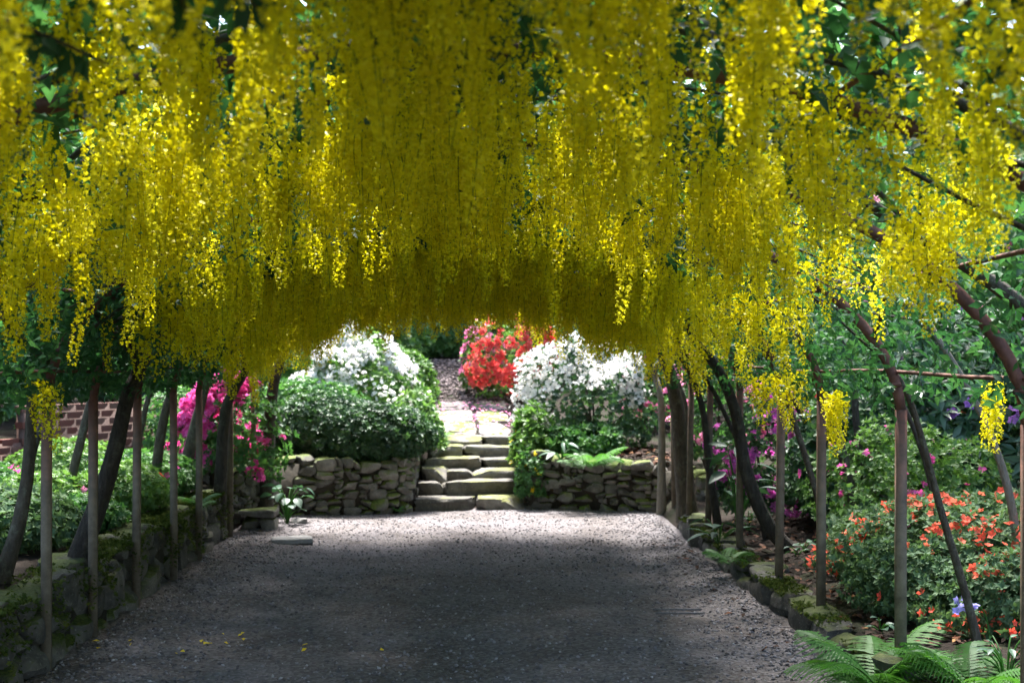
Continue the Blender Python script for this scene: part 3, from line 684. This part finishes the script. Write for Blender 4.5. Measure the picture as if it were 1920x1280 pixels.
T.append(('dark slim laburnum stem behind the second iron post of the fern bed', pp(9.0, (1652, 1035), (1622, 920), (1605, 790), (1598, 700), (1560, 600), (1500, 540)), .032, 1, 8.2, 'bark_dark'))
T.append(('dark laburnum trunk bowing low over bare soil in front of violet azalea', pp(9.2, (1515, 1042), (1445, 990), (1398, 880), (1380, 775), (1345, 690), (1295, 625)), .06, 1, 9.1, 'bark_dark'))
T.append(('dark thin laburnum stem between violet azalea and dark green bush', pp(9.9, (1592, 1010), (1560, 900), (1500, 770), (1440, 690), (1390, 640)), .034, 1, 10.0, 'bark_dark'))
T.append(('stocky laburnum trunk among the iron posts near the right stone wall', pp(11.6, (1290, 965), (1278, 860), (1270, 770), (1256, 700), (1236, 645)), .085, 1, 10.7, 'bark'))
T.append(('pale straight laburnum trunk at the tunnel mouth beside the white azalea', pp(12.6, (1240, 905), (1241, 820), (1238, 740), (1228, 690)), .042, 1, 11.4, 'bark_pale'))
T2 = [('slim dark stem next to the stocky trunk, leaning in past the soft pink azalea', pp(10.4, (1352, 1008), (1330, 880), (1318, 770), (1290, 690), (1250, 640)), .034, 1, 10.6, 'bark_dark'),
      ('wiry dark stem crossing in front of the violet azalea', pp(9.8, (1440, 1010), (1412, 900), (1352, 760), (1310, 690), (1270, 640)), .024, 1, 9.6, 'bark_dark'),
      ('slim grey stem bowed beside the third iron post of the fern bed', pp(8.4, (1560, 1085), (1540, 960), (1492, 800), (1455, 700), (1400, 610)), .026, 1, 8.0, 'bark'),
      ('thin dark stem behind the pale bowed stem on the azalea bank', pp(7.6, (1770, 1090), (1750, 930), (1712, 800), (1650, 680), (1590, 590)), .020, 1, 7.0, 'bark_dark'),
      ('slender stem close to the pale trunk at the tunnel mouth', pp(12.0, (1300, 950), (1292, 840), (1284, 750), (1258, 680)), .028, 1, 11.2, 'bark'),
      ('slim leaning stem just behind the orange barked laburnum', pp(9.9, (238, 925), (262, 820), (280, 740), (310, 680)), .028, -1, 8.8, 'bark'),
      ('thin dark stem rising between the red blooms and the thick leaning trunk', pp(8.0, (20, 985), (62, 850), (100, 740), (150, 670)), .024, -1, 6.9, 'bark_dark')]
EX = {16: pp(6.6, (1568, 722), (1560, 735), (1578, 730)), 17: pp(6.2, (1860, 712), (1856, 722)), 15: pp(4.6, (1660, 440), (1740, 400), (1745, 420)), 4: pp(6.0, (70, 700), (95, 712)), 20: pp(7.2, (1390, 640), (1440, 690), (1420, 700), (1470, 690), (1500, 690))}
LT = []
for i, (lb, pts, r0, side, Y0, bk) in enumerate(T):
    LT.append(laburnum(lb, gbase(list(pts)), r0, side, Y0, NR, int(NL * (.66 if Y0 < 5.4 else .92)), bk, (.45 if Y0 > 4 else .8) if side > 0 else (1.0 if Y0 < 9.8 else .3), seed=i, extra=EX.get(i, ())))
for i, (lb, pts, r0, side, Y0, bk) in enumerate(T2):
    laburnum(lb, gbase(list(pts)), r0, side, Y0, 14, 420, bk, .8, seed=70 + i)
laburnum('laburnum behind the viewer over the mossy wall side of the path', [(-2.5, -.4, .4), (-2.4, -.4, .9), (-2.2, -.4, 1.4)], .045, -1, -.6, 0, 2600, 'bark', 1, 50, False, .9)
laburnum('laburnum behind the viewer over the fern bed side of the path', [(2.4, -.4, .1), (2.4, -.4, .9), (2.15, -.4, 1.4)], .045, 1, -.6, 0, 2600, 'bark', 1, 51, False, .9)

def spray(root, pts, n, seed, size=.048):      # leafy twig hanging out of the blossom
    r = np.random.default_rng(seed); base = np.array(root.location); path = smooth_path(pts, 14)
    V, F = tube(path, np.linspace(.006, .002, 14), 5); obj('branch', mesh_np('branch', V - base, F), M['twig'], root)
    for i in range(n):
        o = obj('leaf', TRIME, None, root); p = path[int(2 + 11 * i / n)] - base; s_ = size * r.uniform(.8, 1.2); o.location = tuple(p); o.scale = (s_,) * 3
        o.rotation_euler = (r.uniform(-1.5, -.5), r.normal(0, .4), r.uniform(0, 6.28))
TRIME = mesh_np('leaf', *TRI, np.full(len(TRI[1]), .25)); TRIME.materials.append(M['lab_leaf'])
spray(LT[0], [P(-40, 20, 1.9), P(90, 70, 1.9), P(200, 120, 1.9)], 7, 1)
spray(LT[0], [P(330, -60, 1.8), P(345, 10, 1.8), P(360, 60, 1.8)], 4, 2)
spray(LT[0], [P(430, -60, 1.7), P(450, -20, 1.7), P(480, 15, 1.7)], 4, 3)
spray(LT[13], [P(1930, 60, 2.3), P(1895, 110, 2.3), P(1870, 150, 2.3)], 5, 4)
# ------------------------------------------------------------------ azaleas and other shrubs
AZ = 'azalea_bush'
top = lambda d: d[:, 2] > .05
# left bank
shrub(AZ, 'magenta azalea in full bloom beside the end of the mossy wall', 'azalea', -2.28, 11.75, .50, .45, .86, 700, .06, M['aza_mid'], fl=[('magenta', 760, .034, 290, None, TRUSS)], z=.42, seed=1)
shrub('evergreen_bush', 'dense dark evergreen bush spilling over the stone wall left of the steps', 'bush', -1.25, 13.35, .85, .55, .72, 4200, .055, M['aza_dark'], z=.44, seed=2, lump=.22)
shrub('evergreen_bush', 'lighter green spreading bush behind the dark evergreen bush', 'bush', -1.85, 13.9, .75, .6, .85, 2400, .06, M['aza_mid'], z=.5, seed=3)
shrub(AZ, 'tall white azalea with bare stems behind the dark evergreen bush', 'azalea', -1.32, 15.0, .64, .5, 1.15, 1300, .06, M['aza_lime'], fl=[('white', 2700, .031, 290, lambda d: d[:, 2] + .2 * d[:, 0] > -.12, SINGLE)], z=.6, seed=4, lower=.5, stems=14, lump=.6)
shrub('leafy_plant', 'bright lime green leafy plant spilling beside the steps', 'plant', -.62, 14.35, .26, .5, .5, 420, .085, M['aza_lime'], tmpl=ROS4, z=.56, seed=5)
shrub('leafy_plant', 'low green leafy bush filling the bank above the left stone wall', 'bush', -2.7, 13.1, .6, .6, .7, 1400, .06, M['aza_mid'], z=.5, seed=6)
shrub('yellow_green_shrub', 'pale yellow green shrub beside the dug soil bank', 'shrub', -.95, 18.2, .42, .5, .75, 900, .075, M['aza_lime'], tmpl=ROS4, seed=7)
# right bank
shrub(AZ, 'broad white azalea in bloom above the stone wall with the fern', 'azalea', 1.38, 14.35, .62, .5, 1.05, 1700, .055, M['aza_dark'], fl=[('white', 2000, .029, 290, lambda d: d[:, 2] - .45 * d[:, 0] > -.1, SINGLE)], z=.52, seed=8, lump=.6, stems=12)
shrub(AZ, 'scarlet azalea in full bloom behind the broad white azalea', 'azalea', .66, 18.1, .55, .5, 1.3, 800, .06, M['aza_lime'], fl=[('red', 420, .04, 230, None, TRUSS)], z=.92, seed=9)
shrub(AZ, 'pink azalea growing against the scarlet azalea by the dug soil', 'azalea', .16, 18.6, .32, .35, 1.0, 350, .06, M['aza_lime'], fl=[('pink', 150, .036, 90, None, TRUSS)], z=1.0, seed=10)
shrub(AZ, 'small pink azalea peeping out behind the white azalea at the tunnel mouth', 'azalea', 2.1, 15.6, .36, .35, .95, 420, .055, M['aza_mid'], fl=[('pink', 130, .034, 90, None, TRUSS)], z=.75, seed=11)
shrub('poppy_plant', 'leafy plant with small yellow flowers hanging beside the steps', 'plant', .64, 13.7, .2, .4, .6, 480, .07, M['aza_lime'], tmpl=ROS4, fl=[('yellow', 16, .035, 16, None, SINGLE)], z=.38, seed=12)
shrub('poppy_plant', 'leafy plant with yellow flowers trailing down over the wall end at the steps', 'plant', .60, 13.2, .13, .14, .45, 220, .055, M['aza_mid'], tmpl=ROS4, fl=[('yellow', 7, .03, 7, None, SINGLE)], z=.10, seed=13)
shrub('leafy_plant', 'fresh green leafy plants under the white azalea', 'plant', 1.15, 13.6, .42, .25, .3, 420, .07, M['aza_mid'], tmpl=ROS4, z=.54, seed=14)
# right bed
shrub(AZ, 'wide coral azalea covered in blooms behind two thin bowed stems', 'azalea', 3.05, 7.35, .9, .85, .55, 3800, .042, M['aza_grey'], tmpl=ROS4, fl=[('coral', 620, .028, 270, lambda d: d[:, 2] > -.3, SINGLE), ('coral', 30, .027, 30, None, TRUSS)], z=.2, seed=20, lump=.22)
shrub(AZ, 'low loose coral azalea at the foot of the two bowed stems', 'azalea', 2.78, 6.35, .40, .36, .36, 1400, .038, M['aza_grey'], tmpl=ROS4, fl=[('coral', 110, .026, 110, None, SINGLE)], z=.18, seed=29, lump=.4)
shrub(AZ, 'grey green azalea with few coral blooms behind the tall fern', 'azalea', 2.42, 6.85, .32, .34, .42, 1300, .036, M['aza_grey'], tmpl=ROS4, fl=[('coral', 12, .03, 12, None, SINGLE)], z=.15, seed=21)
shrub(AZ, 'yellow green azalea dotted with bright pink blooms beyond the coral azalea', 'azalea', 3.0, 8.75, .58, .5, .82, 1900, .045, M['aza_lime'], tmpl=ROS4, fl=[('magenta', 48, .034, 48, None, SINGLE)], z=.25, seed=22)
shrub('rhododendron_bush', 'purple flowered rhododendron with long grey green leaves', 'rhododendron', 3.95, 10.2, .8, .8, 1.25, 900, .14, M['rhodo'], tmpl=ROSN, fl=[('purple', 18, .042, 18, None, TRUSS)], z=.45, seed=23)
shrub(AZ, 'green azalea with a few coral flowers between pink and purple bushes', 'azalea', 3.35, 10.3, .62, .5, 1.0, 1300, .055, M['aza_mid'], tmpl=ROS4, fl=[('coral', 30, .035, 30, None, SINGLE)], z=.3, seed=24)
shrub(AZ, 'violet pink azalea in bloom behind the low bowed dark trunk', 'azalea', 2.5, 10.7, .48, .45, 1.05, 900, .055, M['aza_dark'], fl=[('violet_pink', 130, .036, 110, None, TRUSS)], z=.2, seed=25)
shrub(AZ, 'soft pink azalea between the stocky trunk and the violet azalea', 'azalea', 2.35, 12.6, .42, .4, 1.2, 600, .055, M['aza_mid'], fl=[('pink', 120, .034, 90, None, TRUSS)], z=.45, seed=26)
shrub('evergreen_bush', 'dark green leafy bush between the bowed trunk and slim twin stems', 'bush', 2.95, 9.9, .42, .45, 1.1, 1100, .07, M['aza_dark'], tmpl=ROS4, z=.25, seed=27)
shrub('leafy_plant', 'small pale leaved shrub behind the second iron post', 'shrub', 2.5, 8.05, .2, .2, .42, 110, .085, M['aza_grey'], tmpl=ROSN, z=.2, seed=28)
bgs = [(3.9, 12.4, 1.0, .9, 2.2, M['aza_mid']), (5.6, 8.2, 1.3, 1.3, 2.6, M['rhodo']), (5.3, 12.6, 1.2, 1.2, 2.9, M['aza_mid']), (7.2, 10.5, 1.6, 1.6, 4.0, M['rhodo']), (7.0, 14.2, 1.7, 1.6, 4.2, M['aza_mid']), (4.3, 15.2, 1.3, 1.1, 3.0, M['aza_lime']), (3.0, 16.6, 1.1, .9, 2.3, M['aza_dark']), (5.8, 18.5, 2.0, 1.6, 4.6, M['rhodo']), (9.4, 17.5, 2.2, 2.0, 5.5, M['aza_mid']), (4.9, 6.0, .9, .9, 1.5, M['aza_grey']), (6.4, 5.4, 1.3, 1.2, 2.6, M['aza_mid'])]
bl = ['mid green bush behind the dark twin stems of the fern bed', 'tall rhododendron behind the coral azalea', 'tall fresh green bush behind the purple rhododendron', 'big dark rhododendron at the top of the azalea bank', 'tall light green bush high on the azalea bank', 'lime green bush behind the soft pink azalea', 'dark bush behind the small pink azalea at the tunnel mouth', 'large rhododendron beyond the tunnel mouth behind the white azalea', 'very tall green bush closing the azalea bank at the back', 'grey green bush uphill of the coral azalea', 'leafy green bush beside the stout arching limb']
for i, ((x, y, rx, ry, h, m), l) in enumerate(zip(bgs, bl)):
    fl = [('pink', 26, .05, 26, None, TRUSS)] if i in (0, 2, 5) else ([('magenta', 14, .05, 14, None, TRUSS)] if i == 1 else None)
    shrub('rhododendron_bush' if m is M['rhodo'] else 'tall_bush', l, 'bush', x, y, rx, ry, h, int(620 * h * rx), .12 if m is M['rhodo'] else .10, m, tmpl=ROSN2 if m is M['rhodo'] else ROS, seed=60 + i, fl=fl)
# left bed
lb = [(-2.75, 6.2, .36, .34, 'aza_grey', [('blue', 8, .03, 8, None, SINGLE)], 'low grey green bush with small blue flowers at the mossy wall'),
      (-3.2, 7.5, .5, .45, 'aza_mid', [('red', 16, .036, 16, None, SINGLE)], 'low green azalea with scattered red blooms before the brick wall'),
      (-2.72, 7.7, .36, .40, 'aza_grey', None, 'small leaved grey green bush at the foot of the thick leaning trunk'),
      (-2.95, 8.9, .42, .42, 'aza_lime', [('pink', 24, .04, 24, None, SINGLE)], 'low lime green azalea with pink blooms before the brick wall'),
      (-3.7, 9.4, .5, .5, 'aza_mid', [('magenta', 12, .04, 12, None, SINGLE)], 'low azalea with magenta specks close to the brick wall foot'),
      (-2.62, 9.5, .38, .42, 'aza_lime', [('coral', 9, .034, 9, None, SINGLE)], 'fresh green low bush with orange specks on the mossy wall edge'),
      (-2.75, 10.6, .45, .42, 'aza_mid', [('magenta', 9, .036, 9, None, SINGLE)], 'low green bush next to the magenta azalea, dotted with pink'),
      (-3.5, 11.2, .5, .5, 'aza_lime', None, 'plain yellow green bush hugging the brick wall'),
      (-2.6, 8.45, .28, .26, 'aza_mid', None, 'tiny green bush squeezed against the top of the mossy wall')]
for i, (x, y, r, h, m, fl, l) in enumerate(lb):
    shrub(AZ, l, 'azalea', x, y, r, r * 1.1, h * .8, int(5600 * r * r + 500), .046, M[m], tmpl=ROS, fl=fl, z=.42, seed=90 + i, lump=.15)
bg2 = [(-5.6, 13.4, 1.3, 1.0, 2.3, 'aza_mid', 'tall green bush behind the brick wall'), (-4.4, 16.0, 1.5, 1.1, 2.8, 'rhodo', 'rhododendron beyond the end of the brick wall'), (-7.4, 11.0, 1.7, 1.6, 3.2, 'aza_dark', 'big dark bush at the far end of the left bed'), (-2.7, 16.4, 1.1, .9, 2.1, 'aza_lime', 'light green bush behind the tall white azalea'), (-6.6, 17.5, 2.2, 1.8, 4.4, 'aza_mid', 'very tall green bush far behind the brick wall'), (-6.2, 8.0, 1.3, 1.3, 2.4, 'rhodo', 'rhododendron uphill of the red flowered azalea')]
for i, (x, y, rx, ry, h, m, l) in enumerate(bg2):
    shrub('rhododendron_bush' if m == 'rhodo' else 'tall_bush', l, 'bush', x, y, rx, ry, h, int(620 * h * rx), .11, M[m], tmpl=ROSN2 if m == 'rhodo' else ROS, seed=120 + i)

# trees closing the view beyond the steps
def tree(label, x, y, h, r, mat, bark, seed, n=3200, leaf=.19, grp='trees beyond the steps'):
    global rng
    keep = rng; rng = np.random.default_rng(seed + 4000); z0 = float(hgt(x, y)) - .1
    root = thing('garden_tree', label, 'tree', (x, y, z0), 0, grp)
    ln = rng.normal(0, .3, 2); tp = smooth_path([(0, 0, 0), (ln[0] * .3, ln[1] * .3, h * .3), (ln[0], ln[1], h * .8)], 12)
    V, F = tube(tp, np.linspace(.05 * h ** .6, .03, 12), 9, .1); obj('trunk', mesh_np('trunk', V, F, smooth=True), M[bark], root)
    cl = []
    for k in range(11):
        i = rng.integers(4, 12); d = unit(np.array([rng.normal(), rng.normal(), rng.uniform(-.1, .6)])); e = tp[i] + d * r * rng.uniform(.45, .9); cl.append(e)
        V, F = tube(smooth_path([tp[i], (tp[i] + e) / 2 + np.array([0, 0, .12]), e], 6), np.linspace(.028, .007, 6), 5); obj('limb', mesh_np('limb', V, F), M[bark], root)
    cl = np.array(cl); c = cl[rng.integers(len(cl), size=n)]; p = c + rng.normal(size=(n, 3)) * np.array([.30, .30, .20]) * r
    Rm = frames(rng.normal(size=(n, 3)) * .6 + np.array([0, 0, 1])) * (leaf * rng.uniform(.7, 1.3, n))[:, None, None]
    obj('crown', inst('crown', ROS, Rm, p), mat, root, kind='stuff'); rng = keep
for i, a in enumerate([('broad green tree above the dug bank', .9, 28, 6, 2.6, 'aza_mid', 'bark_dark'), ('pale trunked tree beyond the tall white azalea', -1.25, 24.5, 5.5, 2.0, 'aza_lime', 'bark_pale'), ('dark tree behind the pale trunked tree', -4.0, 27, 6.5, 2.8, 'aza_dark', 'bark'), ('dark leafy tree behind the scarlet azalea', 3.4, 26.5, 6, 2.6, 'aza_dark', 'bark'), ('tall tree far behind the brick wall', -9, 22, 8, 3.4, 'aza_mid', 'bark'), ('tall tree above the azalea bank', 9.5, 23.5, 8.5, 3.6, 'aza_mid', 'bark'), ('big dark tree at the head of the garden', -.6, 34, 8, 3.8, 'aza_dark', 'bark_dark'), ('big tree behind the large rhododendron', 6.5, 32, 8, 3.6, 'aza_mid', 'bark')]):
    tree(a[0], *a[1:5], M[a[5]], a[6], i)
tree('unseen tall open crowned tree added to shade the azalea bank', 7.6, 10.2, 11, 4.2, M['aza_mid'], 'bark', 31, 1500, .26, 'added shade trees out of view beside the tunnel')  # stands out of view, added to filter sun on the bank and path edge
tree('unseen tall open crowned tree added to shade the mossy wall bed', -7.4, 9.6, 11, 4.2, M['aza_mid'], 'bark', 32, 3000, .26, 'added shade trees out of view beside the tunnel')  # also out of view, added to keep sun off the wall side
shrub('tall_bush', 'low fresh green shrub growing along the top of the dug bank', 'bush', -.1, 21.6, 1.0, .6, 1.0, 1500, .09, M['aza_lime'], seed=150)
shrub('tall_bush', 'bright green shrub above the dug bank near the pale trunk', 'bush', -1.7, 20.2, .8, .6, 1.2, 1300, .09, M['aza_lime'], seed=151)
shrub('tall_bush', 'mid green shrub behind the scarlet azalea', 'bush', 1.8, 20.0, 1.0, .7, 1.3, 1500, .09, M['aza_mid'], seed=152)

# ------------------------------------------------------------------ ferns and big-leaved plants
def frond_mesh(seed, n=24):
    r = np.random.default_rng(seed); Vs, Fs, c = [], [], 0
    cur = .9 + .35 * r.random()
    def ax(t): return np.array((0, math.sin(t * cur) / cur, .62 * t - .62 * cur * t * t * .75))
    for i in range(n):
        t = .10 + .90 * i / n; p = ax(t); ln = .30 * math.sin(math.pi * min(1, .22 + .80 * t) ** 1.1) * (1 - .15 * t) + .012
        for s in (-1, 1):
            d = unit(np.array((s * 1.0, .38 + .25 * t, -.10 + r.normal(0, .06)))); wv = np.array((-.1 * s, .030, 0)) * .55; wv = np.array((0, .021, .004)) * (1 - .4 * t)
            k = 6; up_, lo_ = [], []
            for q in range(k + 1):
                u = q / k; m_ = (1 - u) ** .7; droop = np.array((0, 0, -.25 * ln * u * u))
                c_ = p + d * ln * u + droop
                up_.append(c_ + wv * m_ * (1.25 if q % 2 else .55)); lo_.append(c_ - wv * m_ * (1.25 if q % 2 else .55))
            V = np.array(up_ + lo_)
            for q in range(k): Fs.append((c + q, c + q + 1, c + k + 1 + q + 1)); Fs.append((c + q, c + k + 2 + q, c + k + 1 + q))
            Vs.append(V); c += len(V)
    tv, tf = tube(np.array([ax(t) for t in np.linspace(0, 1, 10)]), np.linspace(.008, .001, 10), 4)
    Vs.append(tv); Fs += [tuple(x) for x in np.concatenate([tf[:, [0, 1, 2]], tf[:, [0, 2, 3]]]) + c]
    me = mesh_np('frond', np.concatenate(Vs), np.array(Fs)); me.materials.append(M['fern']); return me
FR = [frond_mesh(700 + i) for i in range(4)]
def fern(label, x, y, z, size, n, seed, arc=(0, 6.28)):
    r = np.random.default_rng(seed); t = thing('fern_plant', label, 'fern', (x, y, z), 0, 'ferns')
    for i in range(n):
        o = obj('frond', FR[r.integers(4)], None, t); a = arc[0] + (arc[1] - arc[0]) * (i + r.random() * .7) / n; s = size * r.uniform(.75, 1.15)
        o.location = (r.normal(0, .015), r.normal(0, .015), 0); o.scale = (s, s, s); o.rotation_euler = (r.uniform(-.15, .45), r.normal(0, .12), a)
fern('large bright green fern spreading over the rock edging at the iron post', 1.80, 5.7, .08, .58, 14, 1)
fern('smaller dark fern tucked under the large bright fern', 1.70, 5.35, .02, .36, 8, 2)
fern('fresh green fern growing next to the base of the iron post', 2.12, 5.45, .13, .42, 10, 3)
fern('pale green fern growing out of the stone wall under the white azalea', 1.22, 13.0, .46, .44, 10, 4)
fern('little fern growing on top of the mossy wall near its end', -2.12, 10.0, .40, .26, 8, 5)
fern('small fern at the foot of the stone wall near the steps', -.75, 12.85, .02, .12, 5, 6)
fern('fern sprouting at the top of the steps', -.42, 15.05, .64, .26, 7, 7)
fern('fern hanging over the shaded rock edging half way along', 1.78, 8.9, .14, .3, 8, 8)
# oval leaf on a stalk
def oval_mesh(name, w_=.36, n=5):
    Vs = []; Fs = []
    for i in range(n + 1):
        t = i / n; ww = w_ * math.sin(math.pi * min(1, .04 + .95 * t) ** .8) ; 
        for s in (-1, -.5, 0, .5, 1): Vs.append((s * ww, t, .10 * abs(s) * ww * 2 - .25 * t * t))
    for i in range(n):
        for k in range(4): a = i * 5 + k; Fs.append((a, a + 1, a + 6, a + 5))
    me = mesh_np(name, np.array(Vs), np.array(Fs), smooth=True); me.materials.append(M['glossy']); return me
OV = oval_mesh('broad_leaf'); OVN = oval_mesh('narrow_leaf', .2)
def leafy(name, label, x, y, z, size, n, me, seed, spread=.5, tall=.5, lean=.3):
    r = np.random.default_rng(seed); t = thing(name, label, 'plant', (x, y, z))
    for i in range(n):
        a = i * 2.4 + r.normal(0, .3); hgt_ = tall * r.uniform(.35, 1); p = np.array((math.cos(a) * spread * r.uniform(.2, 1), math.sin(a) * spread * r.uniform(.2, 1), hgt_))
        V, F = tube(smooth_path([(0, 0, -.02), p * np.array([.4, .4, .7]), p], 5), .004, 4); obj('stalk', mesh_np('stalk', V, F), M['fern'], t)
        o = obj('leaf', me, None, t); o.location = tuple(p); s = size * r.uniform(.7, 1.2); o.scale = (s, s, s); o.rotation_euler = (r.uniform(-.5, .35), r.normal(0, .25), a - math.pi / 2)
leafy('glossy_plant', 'glossy dark leaved plant in the corner by the flat topped block', -1.72, 11.95, .02, .12, 22, OV, 1, .2, .36)
leafy('broad_leaved_plant', 'two broad round blue green leaves on the bare soil behind the second post', 2.32, 7.95, .18, .16, 4, OV, 2, .08, .22)
leafy('long_leaved_plant', 'long leaved dark plant among the posts near the tunnel end', 2.05, 9.85, .16, .2, 14, OVN, 3, .22, .75)
leafy('long_leaved_plant', 'spreading long leaved plant over the shaded edging rocks', 1.86, 9.6, .14, .17, 10, OVN, 4, .16, .22)
leafy('long_leaved_plant', 'drooping pale leaved plant at the wall corner by the yellow flowers', .92, 13.1, .52, .14, 12, OVN, 5, .16, .2)
leafy('small_green_plant', 'small bright green plant at the tip of the pale fern near the post', 2.3, 5.5, .13, .06, 20, OVN, 6, .16, .22)
# blue flower spike beside the fern
t = thing('bluebell_flower', 'pale blue flower drooping on a curved green stalk behind the fern', 'flower', (2.42, 5.95, .16))
V, F = tube(smooth_path([(0, 0, 0), (-.03, 0, .2), (-.10, -.02, .26), (-.16, -.03, .24)], 10), .004, 5); obj('stalk', mesh_np('stalk', V, F), M['fern'], t)
for i in range(7):
    o = obj('floret', truss_mesh('blue', SINGLE, i % 3), None, t); o.location = (-.09 - .016 * i, -.03 + rng.normal(0, .012), .245 + rng.normal(0, .014)); o.scale = (.024,) * 3; o.rotation_euler = (rng.uniform(.6, 2), rng.normal(0, .6), 0)

# ------------------------------------------------------------------ ground litter
PET = (np.array([(0, -1, 0), (.7, 0, .25), (0, 1, 0), (-.7, 0, .3)]), np.array([(0, 1, 2), (0, 2, 3)]))
def flakes(name, label, X, Y, zf, size, mat, cat):
    n = len(X); s = size * rng.uniform(.6, 1.3, n); Rm = frames(np.array([0, 0, 1.]) + rng.normal(size=(n, 3)) * .25) * s[:, None, None]
    o = obj(name, inst(name, PET, Rm, np.stack([X, Y, zf(X, Y) + .006 + s * .1], 1)), mat, kind='stuff'); tag(o, label, cat)
yp = [(180, 1213), (185, 1227), (245, 1212), (245, 1220), (378, 1208), (385, 1212), (393, 1212), (418, 1192), (424, 1210), (450, 1194), (457, 1202), (342, 1230), (330, 1234), (572, 1212), (570, 1222), (716, 1220), (455, 1190)]
X = [(x - VPX) * CAMH / (y - VPY) for x, y in yp]; Y = [FPX * CAMH / (y - VPY) for x, y in yp]
flakes('fallen_petals', 'yellow laburnum petals fallen on the shaded gravel', np.array(X), np.array(Y), pathz, .017, M['yellow'], 'petals')
n = 1500; flakes('fallen_leaves', 'brown dead leaves lying along the fern bed and path edge', np.concatenate([rng.uniform(1.5, 1.75, 60), rng.uniform(1.9, 3.0, n - 60)]), rng.uniform(4.6, 11, n), lambda X, Y: np.where(X < 1.8, pathz(X, Y), hgt(X, Y) + .012), .026, M['litter'], 'leaves')
n = 160; flakes('pink_petals', 'pink petals strewn over the paving above the steps', rng.uniform(-.45, .5, n), rng.uniform(15.3, 17.9, n), lambda X, Y: np.interp(Y, [15.2, 18], [.65, .935]) + .012, .028, M['pink'], 'petals')
n = 220; flakes('bark_mulch', 'reddish dead leaves on the soil behind the stone wall end', rng.uniform(1.5, 2.3, n), rng.uniform(12.95, 13.9, n), lambda X, Y: hgt(X, Y) + .012, .04, M['litter'], 'leaves')
# drain grate in the path
gr = thing('drain_grate', 'small dark slotted drain grate set in the gravel', 'grate', (1.27, 7.85, -.004))
for i in range(9):
    V, F = bar([(-.14 + i * .035, -.05, .016), (-.14 + i * .035, 0, .016), (-.14 + i * .035, .05, .016)], .006, .009); obj('grate_bar', mesh_np('grate_bar', V, F), M['grate'], gr)
V = []
for (x0, x1, y0, y1) in ((-.15, .15, -.065, -.05), (-.15, .15, .05, .065)):
    V.append(bar([(x0, (y0 + y1) / 2, .010), (0, (y0 + y1) / 2, .010), (x1, (y0 + y1) / 2, .010)], .005, .005))
obj('grate_frame', mesh_np('grate_frame', *cat_mesh(V)), M['grate'], gr)

# moss and small weeds along the wall tops (parts of those walls)
M['moss'] = leafmat('moss', [(0, (.03, .05, .01)), (.6, (.06, .085, .018)), (1, (.11, .13, .03))], .2, rough=.9, spec=.05)
def moss(wall, n, xf, y0, y1, zf, size, clump):
    b = np.array(wall.location); cy = rng.uniform(y0, y1, clump); k = rng.integers(clump, size=n)
    Y = cy[k] + rng.normal(0, .07, n); u = rng.random(n); X = xf(u) ; Z = zf(u, Y) + rng.normal(0, .008, n)
    Rm = frames(np.array([.35, -.2, 1.]) + rng.normal(size=(n, 3)) * .6) * (size * rng.uniform(.5, 1.4, n))[:, None, None]
    obj('moss', inst('moss', ROS, Rm, np.stack([X, Y, Z], 1) - b), M['moss'], wall, kind='stuff')
WL = [o for o in COL.objects if o.get('category') == 'wall' and o.parent is None]
w_long = [o for o in WL if 'long mossy' in o['label']][0]; w_edge = [o for o in WL if 'rock edging' in o['label']][0]
moss(w_long, 6500, lambda u: -2.36 + .27 * u, 4, 11.3, lambda u, Y: .425 - .02 * u, .016, 60)
moss(w_long, 2200, lambda u: -2.13 + .10 * u, 4, 11.3, lambda u, Y: .41 - .34 * u * np.abs(np.sin(Y * 3.1)), .015, 34)
moss(w_edge, 3000, lambda u: 1.80 + .2 * u, 4.2, 11.3, lambda u, Y: .165 + .01 * u, .015, 40)
for i in range(26):
    x = rng.uniform(2.05, 2.9); y = rng.uniform(6.0, 11.0)
    if abs(x - 2.4) < .25 and y < 7.2: continue
    leafy('seedling', 'small green seedling growing on the bare soil of the fern bed', x, y, float(hgt(x, y)), .05, 6, OV, 200 + i, .06, .09)
for o in [o for o in COL.objects if o.name.startswith('seedling')]: o['group'] = 'seedlings on the bare soil'
